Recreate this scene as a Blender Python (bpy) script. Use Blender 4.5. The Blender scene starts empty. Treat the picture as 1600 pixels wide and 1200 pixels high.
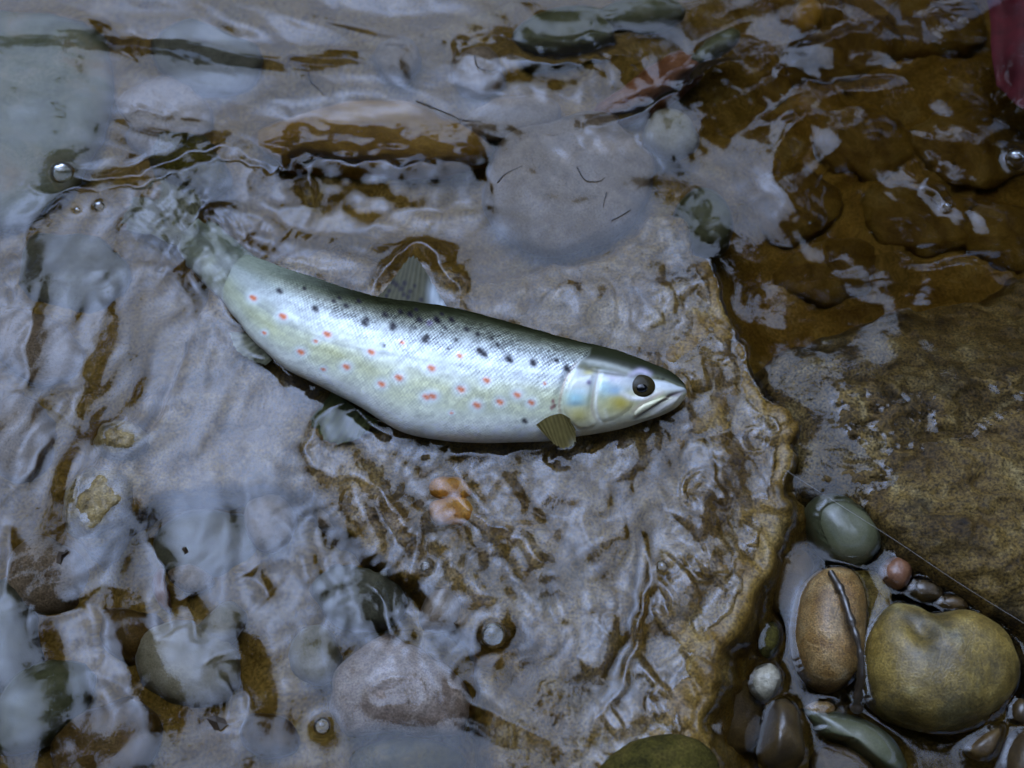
import bpy, math, random
import numpy as np
from mathutils import Vector, Matrix

random.seed(7)
rng = np.random.default_rng(11)
D = bpy.data
SC = bpy.context.scene
COL = SC.collection

# ------------------------------------------------------------------ camera
PITCH = math.radians(65.0)          # below the horizon
HFOV = math.radians(50.0)
CAM = np.array([0.0, -0.29, 0.625])
cam_d = D.cameras.new('camera'); cam = D.objects.new('camera', cam_d); COL.objects.link(cam)
cam.location = CAM
cam.rotation_euler = (math.pi / 2 - PITCH, 0, 0)
cam_d.sensor_width = 36.0
cam_d.lens = 18.0 / math.tan(HFOV / 2)
cam_d.clip_start = 0.02
cam_d.clip_end = 500
cam_d.dof.use_dof = True
cam_d.dof.focus_distance = 0.665
cam_d.dof.aperture_fstop = 5.0
SC.camera = cam

# ------------------------------------------------------------------ light
SUN_EL, SUN_AZ = math.radians(68), math.radians(-25)     # azimuth from +Y towards +X
w = D.worlds.new('World'); SC.world = w; w.use_nodes = True
nt = w.node_tree; nt.nodes.clear()
out = nt.nodes.new('ShaderNodeOutputWorld'); bg = nt.nodes.new('ShaderNodeBackground')
sky = nt.nodes.new('ShaderNodeTexSky'); sky.sky_type = 'NISHITA'; sky.sun_disc = False
sky.sun_elevation = SUN_EL; sky.sun_rotation = SUN_AZ
try:
    sky.air_density = 1.0; sky.dust_density = 2.0
except Exception:
    pass
# a thin even cloud veil: the sky colour pulled towards its own cool grey
bw = nt.nodes.new('ShaderNodeRGBToBW')
tint = nt.nodes.new('ShaderNodeMix'); tint.data_type = 'RGBA'; tint.blend_type = 'MULTIPLY'
tint.inputs[0].default_value = 1.0
tint.inputs[7].default_value = (0.64, 0.93, 1.62, 1)
mixs = nt.nodes.new('ShaderNodeMix'); mixs.data_type = 'RGBA'; mixs.inputs[0].default_value = 0.85
tc = nt.nodes.new('ShaderNodeTexCoord')
cl = nt.nodes.new('ShaderNodeTexNoise'); cl.inputs['Scale'].default_value = 2.6; cl.inputs['Detail'].default_value = 5
clr = nt.nodes.new('ShaderNodeMapRange'); clr.inputs[1].default_value = 0.35; clr.inputs[2].default_value = 0.65
clr.inputs[3].default_value = 0.72; clr.inputs[4].default_value = 1.25
cm = nt.nodes.new('ShaderNodeMix'); cm.data_type = 'RGBA'; cm.blend_type = 'MULTIPLY'; cm.inputs[0].default_value = 1.0
L = nt.links.new
L(sky.outputs[0], bw.inputs[0]); L(bw.outputs[0], tint.inputs[6])
L(sky.outputs[0], mixs.inputs[6]); L(tint.outputs[2], mixs.inputs[7])
L(tc.outputs['Generated'], cl.inputs['Vector']); L(cl.outputs[0], clr.inputs[0])
L(mixs.outputs[2], cm.inputs[6]); L(clr.outputs[0], cm.inputs[7])
L(cm.outputs[2], bg.inputs[0]); L(bg.outputs[0], out.inputs[0])
bg.inputs[1].default_value = 0.15

sun_d = D.lights.new('sun', 'SUN'); sun = D.objects.new('sun', sun_d); COL.objects.link(sun)
sun_d.energy = 0.8; sun_d.angle = math.radians(84); sun_d.color = (0.86, 0.96, 1.10)
sd = Vector((math.sin(SUN_AZ) * math.cos(SUN_EL), math.cos(SUN_AZ) * math.cos(SUN_EL), math.sin(SUN_EL)))
sun.rotation_euler = sd.to_track_quat('Z', 'Y').to_euler()

SC.view_settings.view_transform = 'Standard'; SC.view_settings.look = 'None'
SC.view_settings.exposure = 1.48; SC.view_settings.gamma = 1.0
SC.view_settings.use_curve_mapping = False
SC.render.engine = 'CYCLES'
cy = SC.cycles
cy.use_denoising = True
cy.max_bounces = 8; cy.diffuse_bounces = 3; cy.glossy_bounces = 4; cy.transmission_bounces = 6
cy.transparent_max_bounces = 8
cy.sample_clamp_indirect = 6.0
cy.caustics_reflective = False; cy.caustics_refractive = True
cy.blur_glossy = 0.0

# ------------------------------------------------------------------ helpers
_R = np.array([1.0, 0, 0]); _F = np.array([0, math.cos(PITCH), -math.sin(PITCH)])
_U = np.array([0, math.sin(PITCH), math.cos(PITCH)]); _f = 800.0 / math.tan(HFOV / 2)

def ray(px, py):
    return _F + _R * ((px - 800.0) / _f) + _U * ((600.0 - py) / _f)
def at(px, py, z=0.0):
    d = ray(px, py); return CAM + d * ((z - CAM[2]) / d[2])
def on_plane(px, py, P0, N):
    d = ray(px, py); return CAM + d * (np.dot(P0 - CAM, N) / np.dot(d, N))
def proj(P):
    Q = P - CAM
    dz = Q @ _F
    return 800.0 + _f * (Q @ _R) / dz, 600.0 - _f * (Q @ _U) / dz
def sm(a, b, x):
    t = np.clip((x - a) / (b - a), 0, 1); return t * t * (3 - 2 * t)

def pn(x, y, seed=0):
    x = np.asarray(x, float); y = np.asarray(y, float)
    xi = np.floor(x).astype(np.int64); yi = np.floor(y).astype(np.int64)
    xf = x - xi; yf = y - yi
    u = xf * xf * xf * (xf * (xf * 6 - 15) + 10); v = yf * yf * yf * (yf * (yf * 6 - 15) + 10)
    def g(ix, iy, dx, dy):
        h = (ix * 374761393 + iy * 668265263 + seed * 974634777) & 0xffffffff
        h = ((h ^ (h >> 13)) * 1274126177) & 0xffffffff
        h = (h ^ (h >> 16)) & 0xffff
        a = h * (2 * math.pi / 65536.0)
        return np.cos(a) * dx + np.sin(a) * dy
    n0 = g(xi, yi, xf, yf); n1 = g(xi + 1, yi, xf - 1, yf)
    n2 = g(xi, yi + 1, xf, yf - 1); n3 = g(xi + 1, yi + 1, xf - 1, yf - 1)
    return 1.5 * ((n0 * (1 - u) + n1 * u) * (1 - v) + (n2 * (1 - u) + n3 * u) * v)
def fbm(x, y, seed=0, o=4, gain=0.5):
    s = 0; a = 1.0
    for k in range(o):
        s = s + a * pn(x, y, seed + 17 * k); x = x * 2.03 + 5.1; y = y * 2.03 + 1.7; a *= gain
    return s

def mesh_np(name, V, F, mat=None, parent=None, smooth=True, col=None, attrs=None):
    V = np.ascontiguousarray(V, np.float32); F = np.ascontiguousarray(F, np.int32)
    k = F.shape[1]; me = D.meshes.new(name)
    me.vertices.add(len(V)); me.vertices.foreach_set('co', V.ravel())
    me.loops.add(F.size); me.loops.foreach_set('vertex_index', F.ravel())
    me.polygons.add(len(F)); me.polygons.foreach_set('loop_start', np.arange(0, F.size, k, dtype=np.int32))
    try:
        me.polygons.foreach_set('loop_total', np.full(len(F), k, np.int32))
    except Exception:
        pass
    me.update(calc_edges=True); me.validate()
    me.polygons.foreach_set('use_smooth', np.full(len(me.polygons), smooth, bool))
    if col is not None:
        a = me.color_attributes.new('col', 'FLOAT_COLOR', 'POINT')
        a.data.foreach_set('color', np.ascontiguousarray(col, np.float32).ravel())
    if attrs:
        for n, arr in attrs.items():
            a = me.attributes.new(n, 'FLOAT', 'POINT'); a.data.foreach_set('value', np.ascontiguousarray(arr, np.float32))
    if mat: me.materials.append(mat)
    o = D.objects.new(name, me); COL.objects.link(o)
    if parent: o.parent = parent
    return o
def grid_faces(nx, ny, wrap=False):
    i, j = np.meshgrid(np.arange(nx if wrap else nx - 1), np.arange(ny - 1))
    i = i.ravel(); j = j.ravel(); i2 = (i + 1) % nx
    return np.stack([j * nx + i, j * nx + i2, (j + 1) * nx + i2, (j + 1) * nx + i], 1)
def tag(o, label=None, cat=None, group=None, kind=None):
    if label: o['label'] = label
    if cat: o['category'] = cat
    if group: o['group'] = group
    if kind: o['kind'] = kind
    return o
def empty(name, loc):
    o = D.objects.new(name, None); COL.objects.link(o); o.location = loc; o.empty_display_size = 0.02; return o
def in_poly(px, py, poly):
    inside = np.zeros(np.shape(px), bool); n = len(poly)
    for i in range(n):
        x1, y1 = poly[i]; x2, y2 = poly[(i + 1) % n]
        c = ((y1 > py) != (y2 > py)) & (px < (x2 - x1) * (py - y1) / (y2 - y1 + 1e-12) + x1)
        inside ^= c
    return inside
def seg_dist(px, py, pts, closed=False):
    """unsigned distance, side (+ right of travel in px space), fraction along"""
    best = np.full(np.shape(px), 1e9); side = np.zeros(np.shape(px)); frac = np.zeros(np.shape(px))
    n = len(pts); m = n if closed else n - 1
    for i in range(m):
        x1, y1 = pts[i]; x2, y2 = pts[(i + 1) % n]
        dx, dy = x2 - x1, y2 - y1; L2 = dx * dx + dy * dy + 1e-12
        t = np.clip(((px - x1) * dx + (py - y1) * dy) / L2, 0, 1)
        d = np.hypot(px - x1 - t * dx, py - y1 - t * dy)
        s = dx * (py - y1) - dy * (px - x1)
        b = d < best
        best = np.where(b, d, best); side = np.where(b, np.sign(s), side); frac = np.where(b, (i + t) / m, frac)
    return best, side, frac
def sdf(px, py, poly):
    d, _, _ = seg_dist(px, py, poly, True)
    return np.where(in_poly(px, py, poly), -d, d)
def smooth_pts(pts, n=6, closed=False):
    P = np.array(pts, float); N = len(P); o = []
    m = N if closed else N - 1
    for i in range(m):
        g = (lambda k: P[k % N]) if closed else (lambda k: P[min(max(k, 0), N - 1)])
        p0, p1, p2, p3 = g(i - 1), g(i), g(i + 1), g(i + 2)
        for k in range(n):
            t = k / n
            o.append(0.5 * ((2 * p1) + (-p0 + p2) * t + (2 * p0 - 5 * p1 + 4 * p2 - p3) * t * t + (-p0 + 3 * p1 - 3 * p2 + p3) * t ** 3))
    if not closed: o.append(P[-1])
    return np.array(o)
def tube(name, P, R, mat, parent=None, n=6):
    P = np.array(P, float); R = np.broadcast_to(np.asarray(R, float), (len(P),))
    T = np.gradient(P, axis=0); T /= np.linalg.norm(T, axis=1)[:, None] + 1e-12
    up = np.array([0, 0, 1.0]); A = np.cross(T, up); A /= np.linalg.norm(A, axis=1)[:, None] + 1e-9
    B = np.cross(A, T)
    th = np.linspace(0, 2 * math.pi, n, endpoint=False)
    V = P[:, None] + R[:, None, None] * (A[:, None] * np.cos(th)[None, :, None] + B[:, None] * np.sin(th)[None, :, None])
    V = V.reshape(-1, 3); F = grid_faces(n, len(P), True)
    V = np.vstack([V, P[0], P[-1]]); a = len(V) - 2; b = a + 1
    tri = [(i, (i + 1) % n, a, a) for i in range(n)]
    base = (len(P) - 1) * n
    tri += [(base + (i + 1) % n, base + i, b, b) for i in range(n)]
    me = D.meshes.new(name)
    me.from_pydata([tuple(v) for v in V], [], [tuple(f) for f in F] + [t[:3] for t in tri]); me.update()
    me.polygons.foreach_set('use_smooth', np.full(len(me.polygons), True, bool))
    if mat: me.materials.append(mat)
    o = D.objects.new(name, me); COL.objects.link(o)
    if parent: o.parent = parent
    return o

# ------------------------------------------------------------------ materials
def node_mat(name):
    m = D.materials.new(name); m.use_nodes = True
    t = m.node_tree; b = t.nodes['Principled BSDF']; return m, t, b
def rock_mat(name, cols, scale=60, rough=0.42, coat=0.25, bump=0.5, speck=0.25, speck_scale=900, seed=0.0, dark=(0.03, 0.022, 0.012), darkamt=0.35, dlo=.52):
    m, t, b = node_mat(name); n = t.nodes; l = t.links.new
    tc = n.new('ShaderNodeTexCoord'); mp = n.new('ShaderNodeMapping'); mp.inputs['Location'].default_value = (seed, seed * 1.7, seed * .3)
    l(tc.outputs['Object'], mp.inputs[0])
    n1 = n.new('ShaderNodeTexNoise'); n1.inputs['Scale'].default_value = scale; n1.inputs['Detail'].default_value = 7; n1.inputs['Roughness'].default_value = 0.62
    n1.inputs['Distortion'].default_value = 0.6
    l(mp.outputs[0], n1.inputs['Vector'])
    cr = n.new('ShaderNodeValToRGB'); e = cr.color_ramp.elements
    lo, hi = 0.3, 0.7
    e[0].position = lo; e[0].color = (*cols[0], 1); e[1].position = hi; e[1].color = (*cols[-1], 1)
    for k in range(1, len(cols) - 1):
        x = e.new(lo + (hi - lo) * k / (len(cols) - 1)); x.color = (*cols[k], 1)
    l(n1.outputs[0], cr.inputs[0])
    n2 = n.new('ShaderNodeTexNoise'); n2.inputs['Scale'].default_value = speck_scale; n2.inputs['Detail'].default_value = 3
    l(mp.outputs[0], n2.inputs['Vector'])
    r2 = n.new('ShaderNodeMapRange'); r2.inputs[1].default_value = 0.3; r2.inputs[2].default_value = 0.7; r2.inputs[3].default_value = 1 - speck; r2.inputs[4].default_value = 1 + speck
    l(n2.outputs[0], r2.inputs[0])
    mu = n.new('ShaderNodeMix'); mu.data_type = 'RGBA'; mu.blend_type = 'MULTIPLY'; mu.inputs[0].default_value = 1
    l(cr.outputs[0], mu.inputs[6]); l(r2.outputs[0], mu.inputs[7])
    n3 = n.new('ShaderNodeTexNoise'); n3.inputs['Scale'].default_value = scale * 0.45; n3.inputs['Detail'].default_value = 9; n3.inputs['Roughness'].default_value = 0.7
    mp3 = n.new('ShaderNodeMapping'); mp3.inputs['Location'].default_value = (3.3 + seed, 7.1, seed)
    l(tc.outputs['Object'], mp3.inputs[0]); l(mp3.outputs[0], n3.inputs['Vector'])
    r3 = n.new('ShaderNodeMapRange'); r3.inputs[1].default_value = dlo; r3.inputs[2].default_value = dlo + .16; r3.inputs[3].default_value = 0; r3.inputs[4].default_value = darkamt
    l(n3.outputs[0], r3.inputs[0])
    mx = n.new('ShaderNodeMix'); mx.data_type = 'RGBA'; mx.inputs[7].default_value = (*dark, 1)
    l(r3.outputs[0], mx.inputs[0]); l(mu.outputs[2], mx.inputs[6])
    l(mx.outputs[2], b.inputs['Base Color'])
    bm = n.new('ShaderNodeBump'); bm.inputs['Strength'].default_value = bump; bm.inputs['Distance'].default_value = 0.0014
    ad = n.new('ShaderNodeMath'); ad.operation = 'MULTIPLY_ADD'; ad.inputs[1].default_value = 0.45
    l(n2.outputs[0], ad.inputs[0]); l(n1.outputs[0], ad.inputs[2]); l(ad.outputs[0], bm.inputs['Height'])
    l(bm.outputs[0], b.inputs['Normal'])
    rr = n.new('ShaderNodeMapRange'); rr.inputs[3].default_value = rough - .12; rr.inputs[4].default_value = rough + .2
    l(n3.outputs[0], rr.inputs[0]); l(rr.outputs[0], b.inputs['Roughness'])
    b.inputs['Coat Weight'].default_value = coat; b.inputs['Coat Roughness'].default_value = 0.16
    return m
def plain(name, c, rough=0.5, **kw):
    m, t, b = node_mat(name); n = t.nodes; l = t.links.new
    tc = n.new('ShaderNodeTexCoord'); nz = n.new('ShaderNodeTexNoise'); nz.inputs['Scale'].default_value = kw.get('scale', 300); nz.inputs['Detail'].default_value = 4
    l(tc.outputs['Object'], nz.inputs['Vector'])
    cr = n.new('ShaderNodeValToRGB'); k = kw.get('var', 0.35)
    cr.color_ramp.elements[0].position = .3; cr.color_ramp.elements[1].position = .7
    cr.color_ramp.elements[0].color = (*[x * (1 - k) for x in c], 1); cr.color_ramp.elements[1].color = (*[min(1, x * (1 + k)) for x in c], 1)
    l(nz.outputs[0], cr.inputs[0]); l(cr.outputs[0], b.inputs['Base Color']); b.inputs['Roughness'].default_value = rough
    if 'alpha' in kw: b.inputs['Alpha'].default_value = kw['alpha']
    if 'coat' in kw: b.inputs['Coat Weight'].default_value = kw['coat']
    if 'metal' in kw: b.inputs['Metallic'].default_value = kw['metal']
    return m

M = {}
M['slab'] = rock_mat('slab_stone', [(.05,.025,.003),(.11,.059,.009),(.155,.09,.016),(.205,.135,.042)], 38, .45, .15, .75, .6, 620, 1.0, (0.01358, 0.0081, 0.001205), .75)
M['boulder'] = rock_mat('boulder_stone', [(.028,.015,.003),(.065,.037,.007),(.105,.065,.015),(.18,.13,.05)], 45, .62, .0, 1.0, .8, 620, 4.0, (0.0069, 0.004896, 0.00108), .8)
M['bed'] = rock_mat('bed_silt', [(.075,.04,.006),(.12,.072,.013),(.165,.105,.024),(.20,.145,.05)], 26, .6, 0, .6, .4, 500, 2.0)
M['ochre'] = rock_mat('ochre_stone', [(.16,.08,.009),(.22,.115,.014),(.27,.15,.024)], 40, .5, .2, .3, .2, 900, 6.0, (0.02363, 0.01181, 0.00121), .4)
M['pink'] = rock_mat('pink_stone', [(.115,.078,.045),(.16,.115,.072),(.21,.155,.105)], 60, .5, .2, .4, .35, 900, 8.0, (0.03234, 0.02058, 0.007997), .4)
M['granite'] = rock_mat('granular_stone', [(.17,.11,.07),(.24,.17,.12),(.31,.24,.18)], 120, .5, .1, .7, .4, 900, 21.0, (.09, .05, .02), .5)
M['pale'] = rock_mat('pale_stone', [(.13,.115,.065),(.18,.155,.10),(.23,.205,.145)], 50, .5, .2, .3, .2, 900, 9.0, (0.0525, 0.045, 0.02025), .3)
M['green'] = rock_mat('green_stone', [(.045,.045,.018),(.075,.075,.034),(.11,.105,.055)], 40, .4, .4, .15, .15, 900, 10.0, (0.0154, 0.0154, 0.00528), .4)
M['teal'] = rock_mat('teal_stone', [(.085,.09,.05),(.12,.125,.075),(.165,.155,.095),(.19,.13,.06)], 22, .5, .2, .3, .2, 700, 12.0, (0.03375, 0.03375, 0.01519), .4)
M['ledge'] = rock_mat('ledge_stone', [(.07,.04,.008),(.15,.095,.02),(.22,.15,.045),(.30,.24,.13)], 130, .5, .1, 1.0, .5, 900, 22.0, (.03, .02, .006), .7)
M['pool'] = rock_mat('pool_stone', [(.05,.027,.004),(.09,.052,.009),(.125,.078,.016),(.155,.108,.033)], 30, .5, 0, .5, .3, 700, 23.0)
M['orange'] = rock_mat('orange_stone', [(.30,.10,.006),(.40,.155,.010),(.46,.22,.025)], 60, .6, 0, .4, .3, 900, 24.0, (.10,.05,.01), .4)
M['red'] = rock_mat('red_stone', [(.11,.042,.015),(.155,.062,.025),(.2,.095,.045)], 60, .45, .3, .3, .25, 900, 13.0, (0.0216, 0.0108, 0.00486), .4)
M['brown'] = rock_mat('brown_stone', [(.05,.027,.006),(.085,.048,.012),(.12,.075,.025)], 60, .45, .3, .4, .3, 900, 14.0, (0.00936, 0.00528, 0.0008064), .5)
M['oval'] = rock_mat('oval_stone', [(.13,.062,.014),(.20,.105,.026),(.265,.16,.055),(.33,.24,.12)], 75, .45, .12, .7, .7, 1100, 15.0, (0.03938, 0.02315, 0.005557), .5, dlo=.46)
M['kidney'] = rock_mat('kidney_stone', [(.12,.072,.012),(.18,.115,.022),(.245,.165,.038),(.31,.245,.09)], 48, .44, .15, .7, .5, 900, 16.0, (0.02321, 0.0174, 0.003249), .8, dlo=.46)
M['moss'] = rock_mat('mossy_stone', [(.022,.018,.003),(.05,.04,.006),(.085,.062,.012)], 60, .8, 0, .9, .5, 700, 17.0)
M['moss'].node_tree.nodes['Principled BSDF'].inputs['Specular IOR Level'].default_value = .12
M['dark'] = rock_mat('dark_stone', [(.030,.017,.005),(.055,.033,.010),(.085,.053,.018)], 60, .4, .4, .4, .3, 900, 18.0)
M['grey'] = rock_mat('grey_stone', [(.06,.057,.036),(.085,.08,.052),(.115,.105,.072)], 35, .45, .2, .3, .2, 800, 19.0)
M['white'] = rock_mat('quartz_stone', [(.22,.19,.12),(.30,.265,.185),(.37,.33,.25)], 90, .4, .3, .7, .25, 900, 20.0, (0.135, 0.108, 0.0486), .4)
def sunk(m):
    k = m.name + '_sunk'
    if k in D.materials: return D.materials[k]
    c = m.copy(); c.name = k; b_ = c.node_tree.nodes['Principled BSDF']; b_.inputs['Coat Weight'].default_value = 0; b_.inputs['Specular IOR Level'].default_value = .06
    return c
M['bed'].node_tree.nodes['Principled BSDF'].inputs['Specular IOR Level'].default_value = .05
M['slab'].node_tree.nodes['Principled BSDF'].inputs['Specular IOR Level'].default_value = .25
M['boulder'].node_tree.nodes['Principled BSDF'].inputs['Specular IOR Level'].default_value = .22
M['soil'] = plain('bank_soil', (.030, .024, .012), .9, scale=6)
M['bark'] = plain('bark', (.05, .038, .026), .9, scale=40)
M['leaf'] = plain('leaf_green', (.030, .048, .014), .6, scale=3, var=.5)
M['hair'] = plain('rootlet_fibre', (.012, .009, .008), .5)
M['twig'] = plain('wet_twig', (.035, .024, .014), .35, coat=.5)
M['leafbit'] = plain('dead_leaf', (.03, .017, .006), .5)
M['line'] = plain('nylon_line', (.22, .2, .18), .3, var=.1)
M['redpatch'] = plain('red_patch', (.085, .004, .010), .8, scale=80)

# water
m, t, b = node_mat('stream_water'); M['water'] = m
b.inputs['Base Color'].default_value = (1, 1, 1, 1); b.inputs['Transmission Weight'].default_value = 1.0
b.inputs['IOR'].default_value = 1.34; b.inputs['Roughness'].default_value = 0.03
va_ = t.nodes.new('ShaderNodeVolumeAbsorption'); va_.inputs[0].default_value = (.62, .45, .05, 1); va_.inputs[1].default_value = 7.0
t.links.new(va_.outputs[0], t.nodes['Material Output'].inputs['Volume'])
# bubble film
m = D.materials.new('bubble_film'); m.use_nodes = True; t = m.node_tree; t.nodes.clear(); M['bubble'] = m
o_ = t.nodes.new('ShaderNodeOutputMaterial'); mx_ = t.nodes.new('ShaderNodeMixShader'); tr_ = t.nodes.new('ShaderNodeBsdfTransparent'); gl_ = t.nodes.new('ShaderNodeBsdfGlossy')
tr_.inputs[0].default_value = (.93, .93, .9, 1)
fr_ = t.nodes.new('ShaderNodeFresnel'); fr_.inputs[0].default_value = 1.45; gl_.inputs['Roughness'].default_value = 0.02
t.links.new(fr_.outputs[0], mx_.inputs[0]); t.links.new(tr_.outputs[0], mx_.inputs[1]); t.links.new(gl_.outputs[0], mx_.inputs[2]); t.links.new(mx_.outputs[0], o_.inputs[0])

# ------------------------------------------------------------------ the unseen wooded gully round the pool, shaped to narrow the sky opening
def bank_height(r, az):
    lim = np.radians(np.interp(np.mod(az, 2 * math.pi), np.radians([0, 20, 45, 75, 120, 180, 240, 285, 315, 340, 360]), [37, 42, 50, 54, 54, 54, 54, 46, 37, 35, 37]) + 2 * np.sin(9 * az + .4))
    z = np.where(r < 2.2, -0.12 + 0.0 * r, 0)
    rise = np.maximum(r - 2.0, 0) * np.tan(lim)
    top = np.interp(np.mod(az, 2 * math.pi), np.radians([0, 20, 45, 75, 120, 180, 240, 285, 315, 340, 360]), [6, 7, 9, 10, 10, 10, 10, 8, 6, 6, 6]) + 1.2 * np.sin(2 * az) + .6 * np.sin(5 * az + 2)
    return -0.14 * (1 - sm(1.6, 2.4, r)) + top * (1 - np.exp(-rise / top * 1.15)) * 1.0
rs = np.concatenate([np.linspace(1.5, 3, 10), np.geomspace(3.3, 260, 34)]); azs = np.linspace(0, 2 * math.pi, 120, endpoint=False)
RR, AA = np.meshgrid(rs, azs, indexing='ij')
ZZ = bank_height(RR, AA) + sm(2.2, 4, RR) * 0.25 * fbm(RR * np.cos(AA) * 1.3, RR * np.sin(AA) * 1.3, 5, 4) + sm(1.9, 2.4, RR) * .08 * fbm(RR * np.cos(AA) * 6, RR * np.sin(AA) * 6, 9, 3)
V = np.stack([RR * np.sin(AA), RR * np.cos(AA), ZZ], -1).reshape(-1, 3)
ii, jj = np.meshgrid(np.arange(len(rs) - 1), np.arange(len(azs)), indexing='ij'); ii = ii.ravel(); jj = jj.ravel(); j2 = (jj + 1) % len(azs); n_ = len(azs)
bank = mesh_np('ground', V, np.stack([ii * n_ + jj, (ii + 1) * n_ + jj, (ii + 1) * n_ + j2, ii * n_ + j2], 1), M['soil'])
tag(bank, 'steep dark wooded bank around the stream, shaped to hide most of the sky', kind='structure')

def tree(label, az, r, lean_az, lean, hgt, crown, nleaf=2600, size=0.30):
    a = math.radians(az); z0 = float(bank_height(np.array(r), np.array(a)))
    base = np.array([r * math.sin(a), r * math.cos(a), z0 - .1])
    ro = empty('alder_tree', base); tag(ro, label, 'tree', 'trees on the banks round the stream')
    la = math.radians(lean_az); lv = np.array([math.sin(la), math.cos(la), 0]) * lean
    top = lv * hgt + np.array([0, 0, hgt])
    ts = np.linspace(0, 1, 9)
    P = np.array([top * x + np.array([.12 * math.sin(5 * x + az), .12 * math.cos(4 * x + az), 0]) * x - lv * hgt * 0.35 * x * (1 - x) for x in ts])
    tube('trunk', P, .16 * (1 - .75 * ts), M['bark'], ro, 8)
    R = np.random.default_rng(int(az * 10 + r * 100) % 9999)
    cx = np.array(crown)
    for k in range(7):
        s = P[3 + k % 6]; d = R.normal(size=3); d[2] = abs(d[2]) * .5; d /= np.linalg.norm(d); e = s + d * cx * .85
        q = np.array([s + (e - s) * u + np.array([0, 0, .15 * math.sin(u * 3)]) for u in np.linspace(0, 1, 6)])
        tube('limb', q, np.linspace(.05, .012, 6), M['bark'], ro, 5)
    cen = P[-2]
    # leaf clumps through the crown's volume
    nc = 46
    cc = R.normal(size=(nc, 3)); cc /= np.linalg.norm(cc, axis=1)[:, None]; cc *= (R.uniform(.25, 1, (nc, 1))) ** .5; cc = cen + cc * cx
    idx = R.integers(0, nc, nleaf); p = cc[idx] + R.normal(size=(nleaf, 3)) * cx * .17
    n1 = R.normal(size=(nleaf, 3)); n1 /= np.linalg.norm(n1, axis=1)[:, None]
    n2 = np.cross(n1, R.normal(size=(nleaf, 3))); n2 /= np.linalg.norm(n2, axis=1)[:, None]
    s = size * R.uniform(.5, 1.1, (nleaf, 1))
    V = np.stack([p - n1 * s * .5, p + n2 * s * .28, p + n1 * s * .5, p - n2 * s * .28], 1).reshape(-1, 3)
    mesh_np('crown', V, np.arange(nleaf * 4).reshape(-1, 4), M['leaf'], ro, False)
    return ro
TREES = [('broad leafy alder leaning over the pool from the right bank', 54, 4.25, 240, .08, 3.4, (1.35, 1.35, 1.35), 9200, .22),
         ('leafy alder on the bank beyond the pool, right of the trout', 33, 4.6, 90, .08, 3.0, (1.2, 1.2, 1.5), 7200, .22),
         ('leafy alder standing right of the pool, low on the bank', 84, 4.7, 270, .05, 3.0, (1.4, 1.4, 1.5), 8400, .22),
         ('leafy alder upstream behind the far bank edge', 10, 8.0, 0, 0, 1.7, (1.7, 1.7, 1.2), 2200, .3),
         ('leafy alder on the far left bank', -28, 8.5, 0, 0, 1.5, (1.8, 1.8, 1.2), 2200, .3),
         ('leafy alder high on the left bank', -62, 6.4, 0, 0, 2.0, (1.8, 1.8, 1.4), 2600, .3),
         ('leafy alder on the left bank beside the shallows', -98, 4.6, 90, .1, 3.2, (1.6, 1.6, 1.6), 6800, .24),
         ('unseen leafy alder added behind the viewer on the left bank to block sky', -135, 3.6, 45, .2, 4.0, (1.7, 1.7, 1.5), 8400, .24),  # this and the next two: rear crowns added to cut sky light
         ('unseen leafy alder added to block sky, leaning over the stream from behind the viewer', 178, 3.0, 0, .26, 4.2, (1.8, 1.8, 1.4), 9200, .24),
         ('unseen leafy alder added behind the viewer on the right bank to block sky', 128, 3.4, 310, .2, 4.0, (1.6, 1.6, 1.5), 9200, .24)]
for T in TREES: tree(*T)

# ------------------------------------------------------------------ heights of the bed, slab and boulder (all in metres)
SLAB = [(1045, 335), (1080, 375), (1110, 430), (1140, 500), (1160, 560), (1190, 608), (1228, 638), (1247, 675), (1240, 740), (1225, 840), (1183, 925),
        (1140, 990), (1112, 1060), (1098, 1130), (1090, 1300), (800, 1330), (762, 1190), (738, 1010), (600, 865), (450, 755), (232, 765), (130, 850), (105, 790), (165, 680),
        (240, 600), (300, 480), (370, 395), (560, 385), (740, 425), (890, 415), (965, 385)]
BOUL = [(1205, 585), (1290, 520), (1420, 470), (1560, 440), (1760, 430), (1800, 1080), (1605, 985), (1530, 935), (1430, 872), (1372, 805), (1325, 765), (1262, 735), (1225, 660)]
def to_world(poly, z=0.0):
    return np.array([at(x, y, z)[:2] for x, y in poly])
SLABW = to_world(smooth_pts(SLAB, 4, True)); BOULW = to_world(smooth_pts(BOUL, 4, True))

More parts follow.
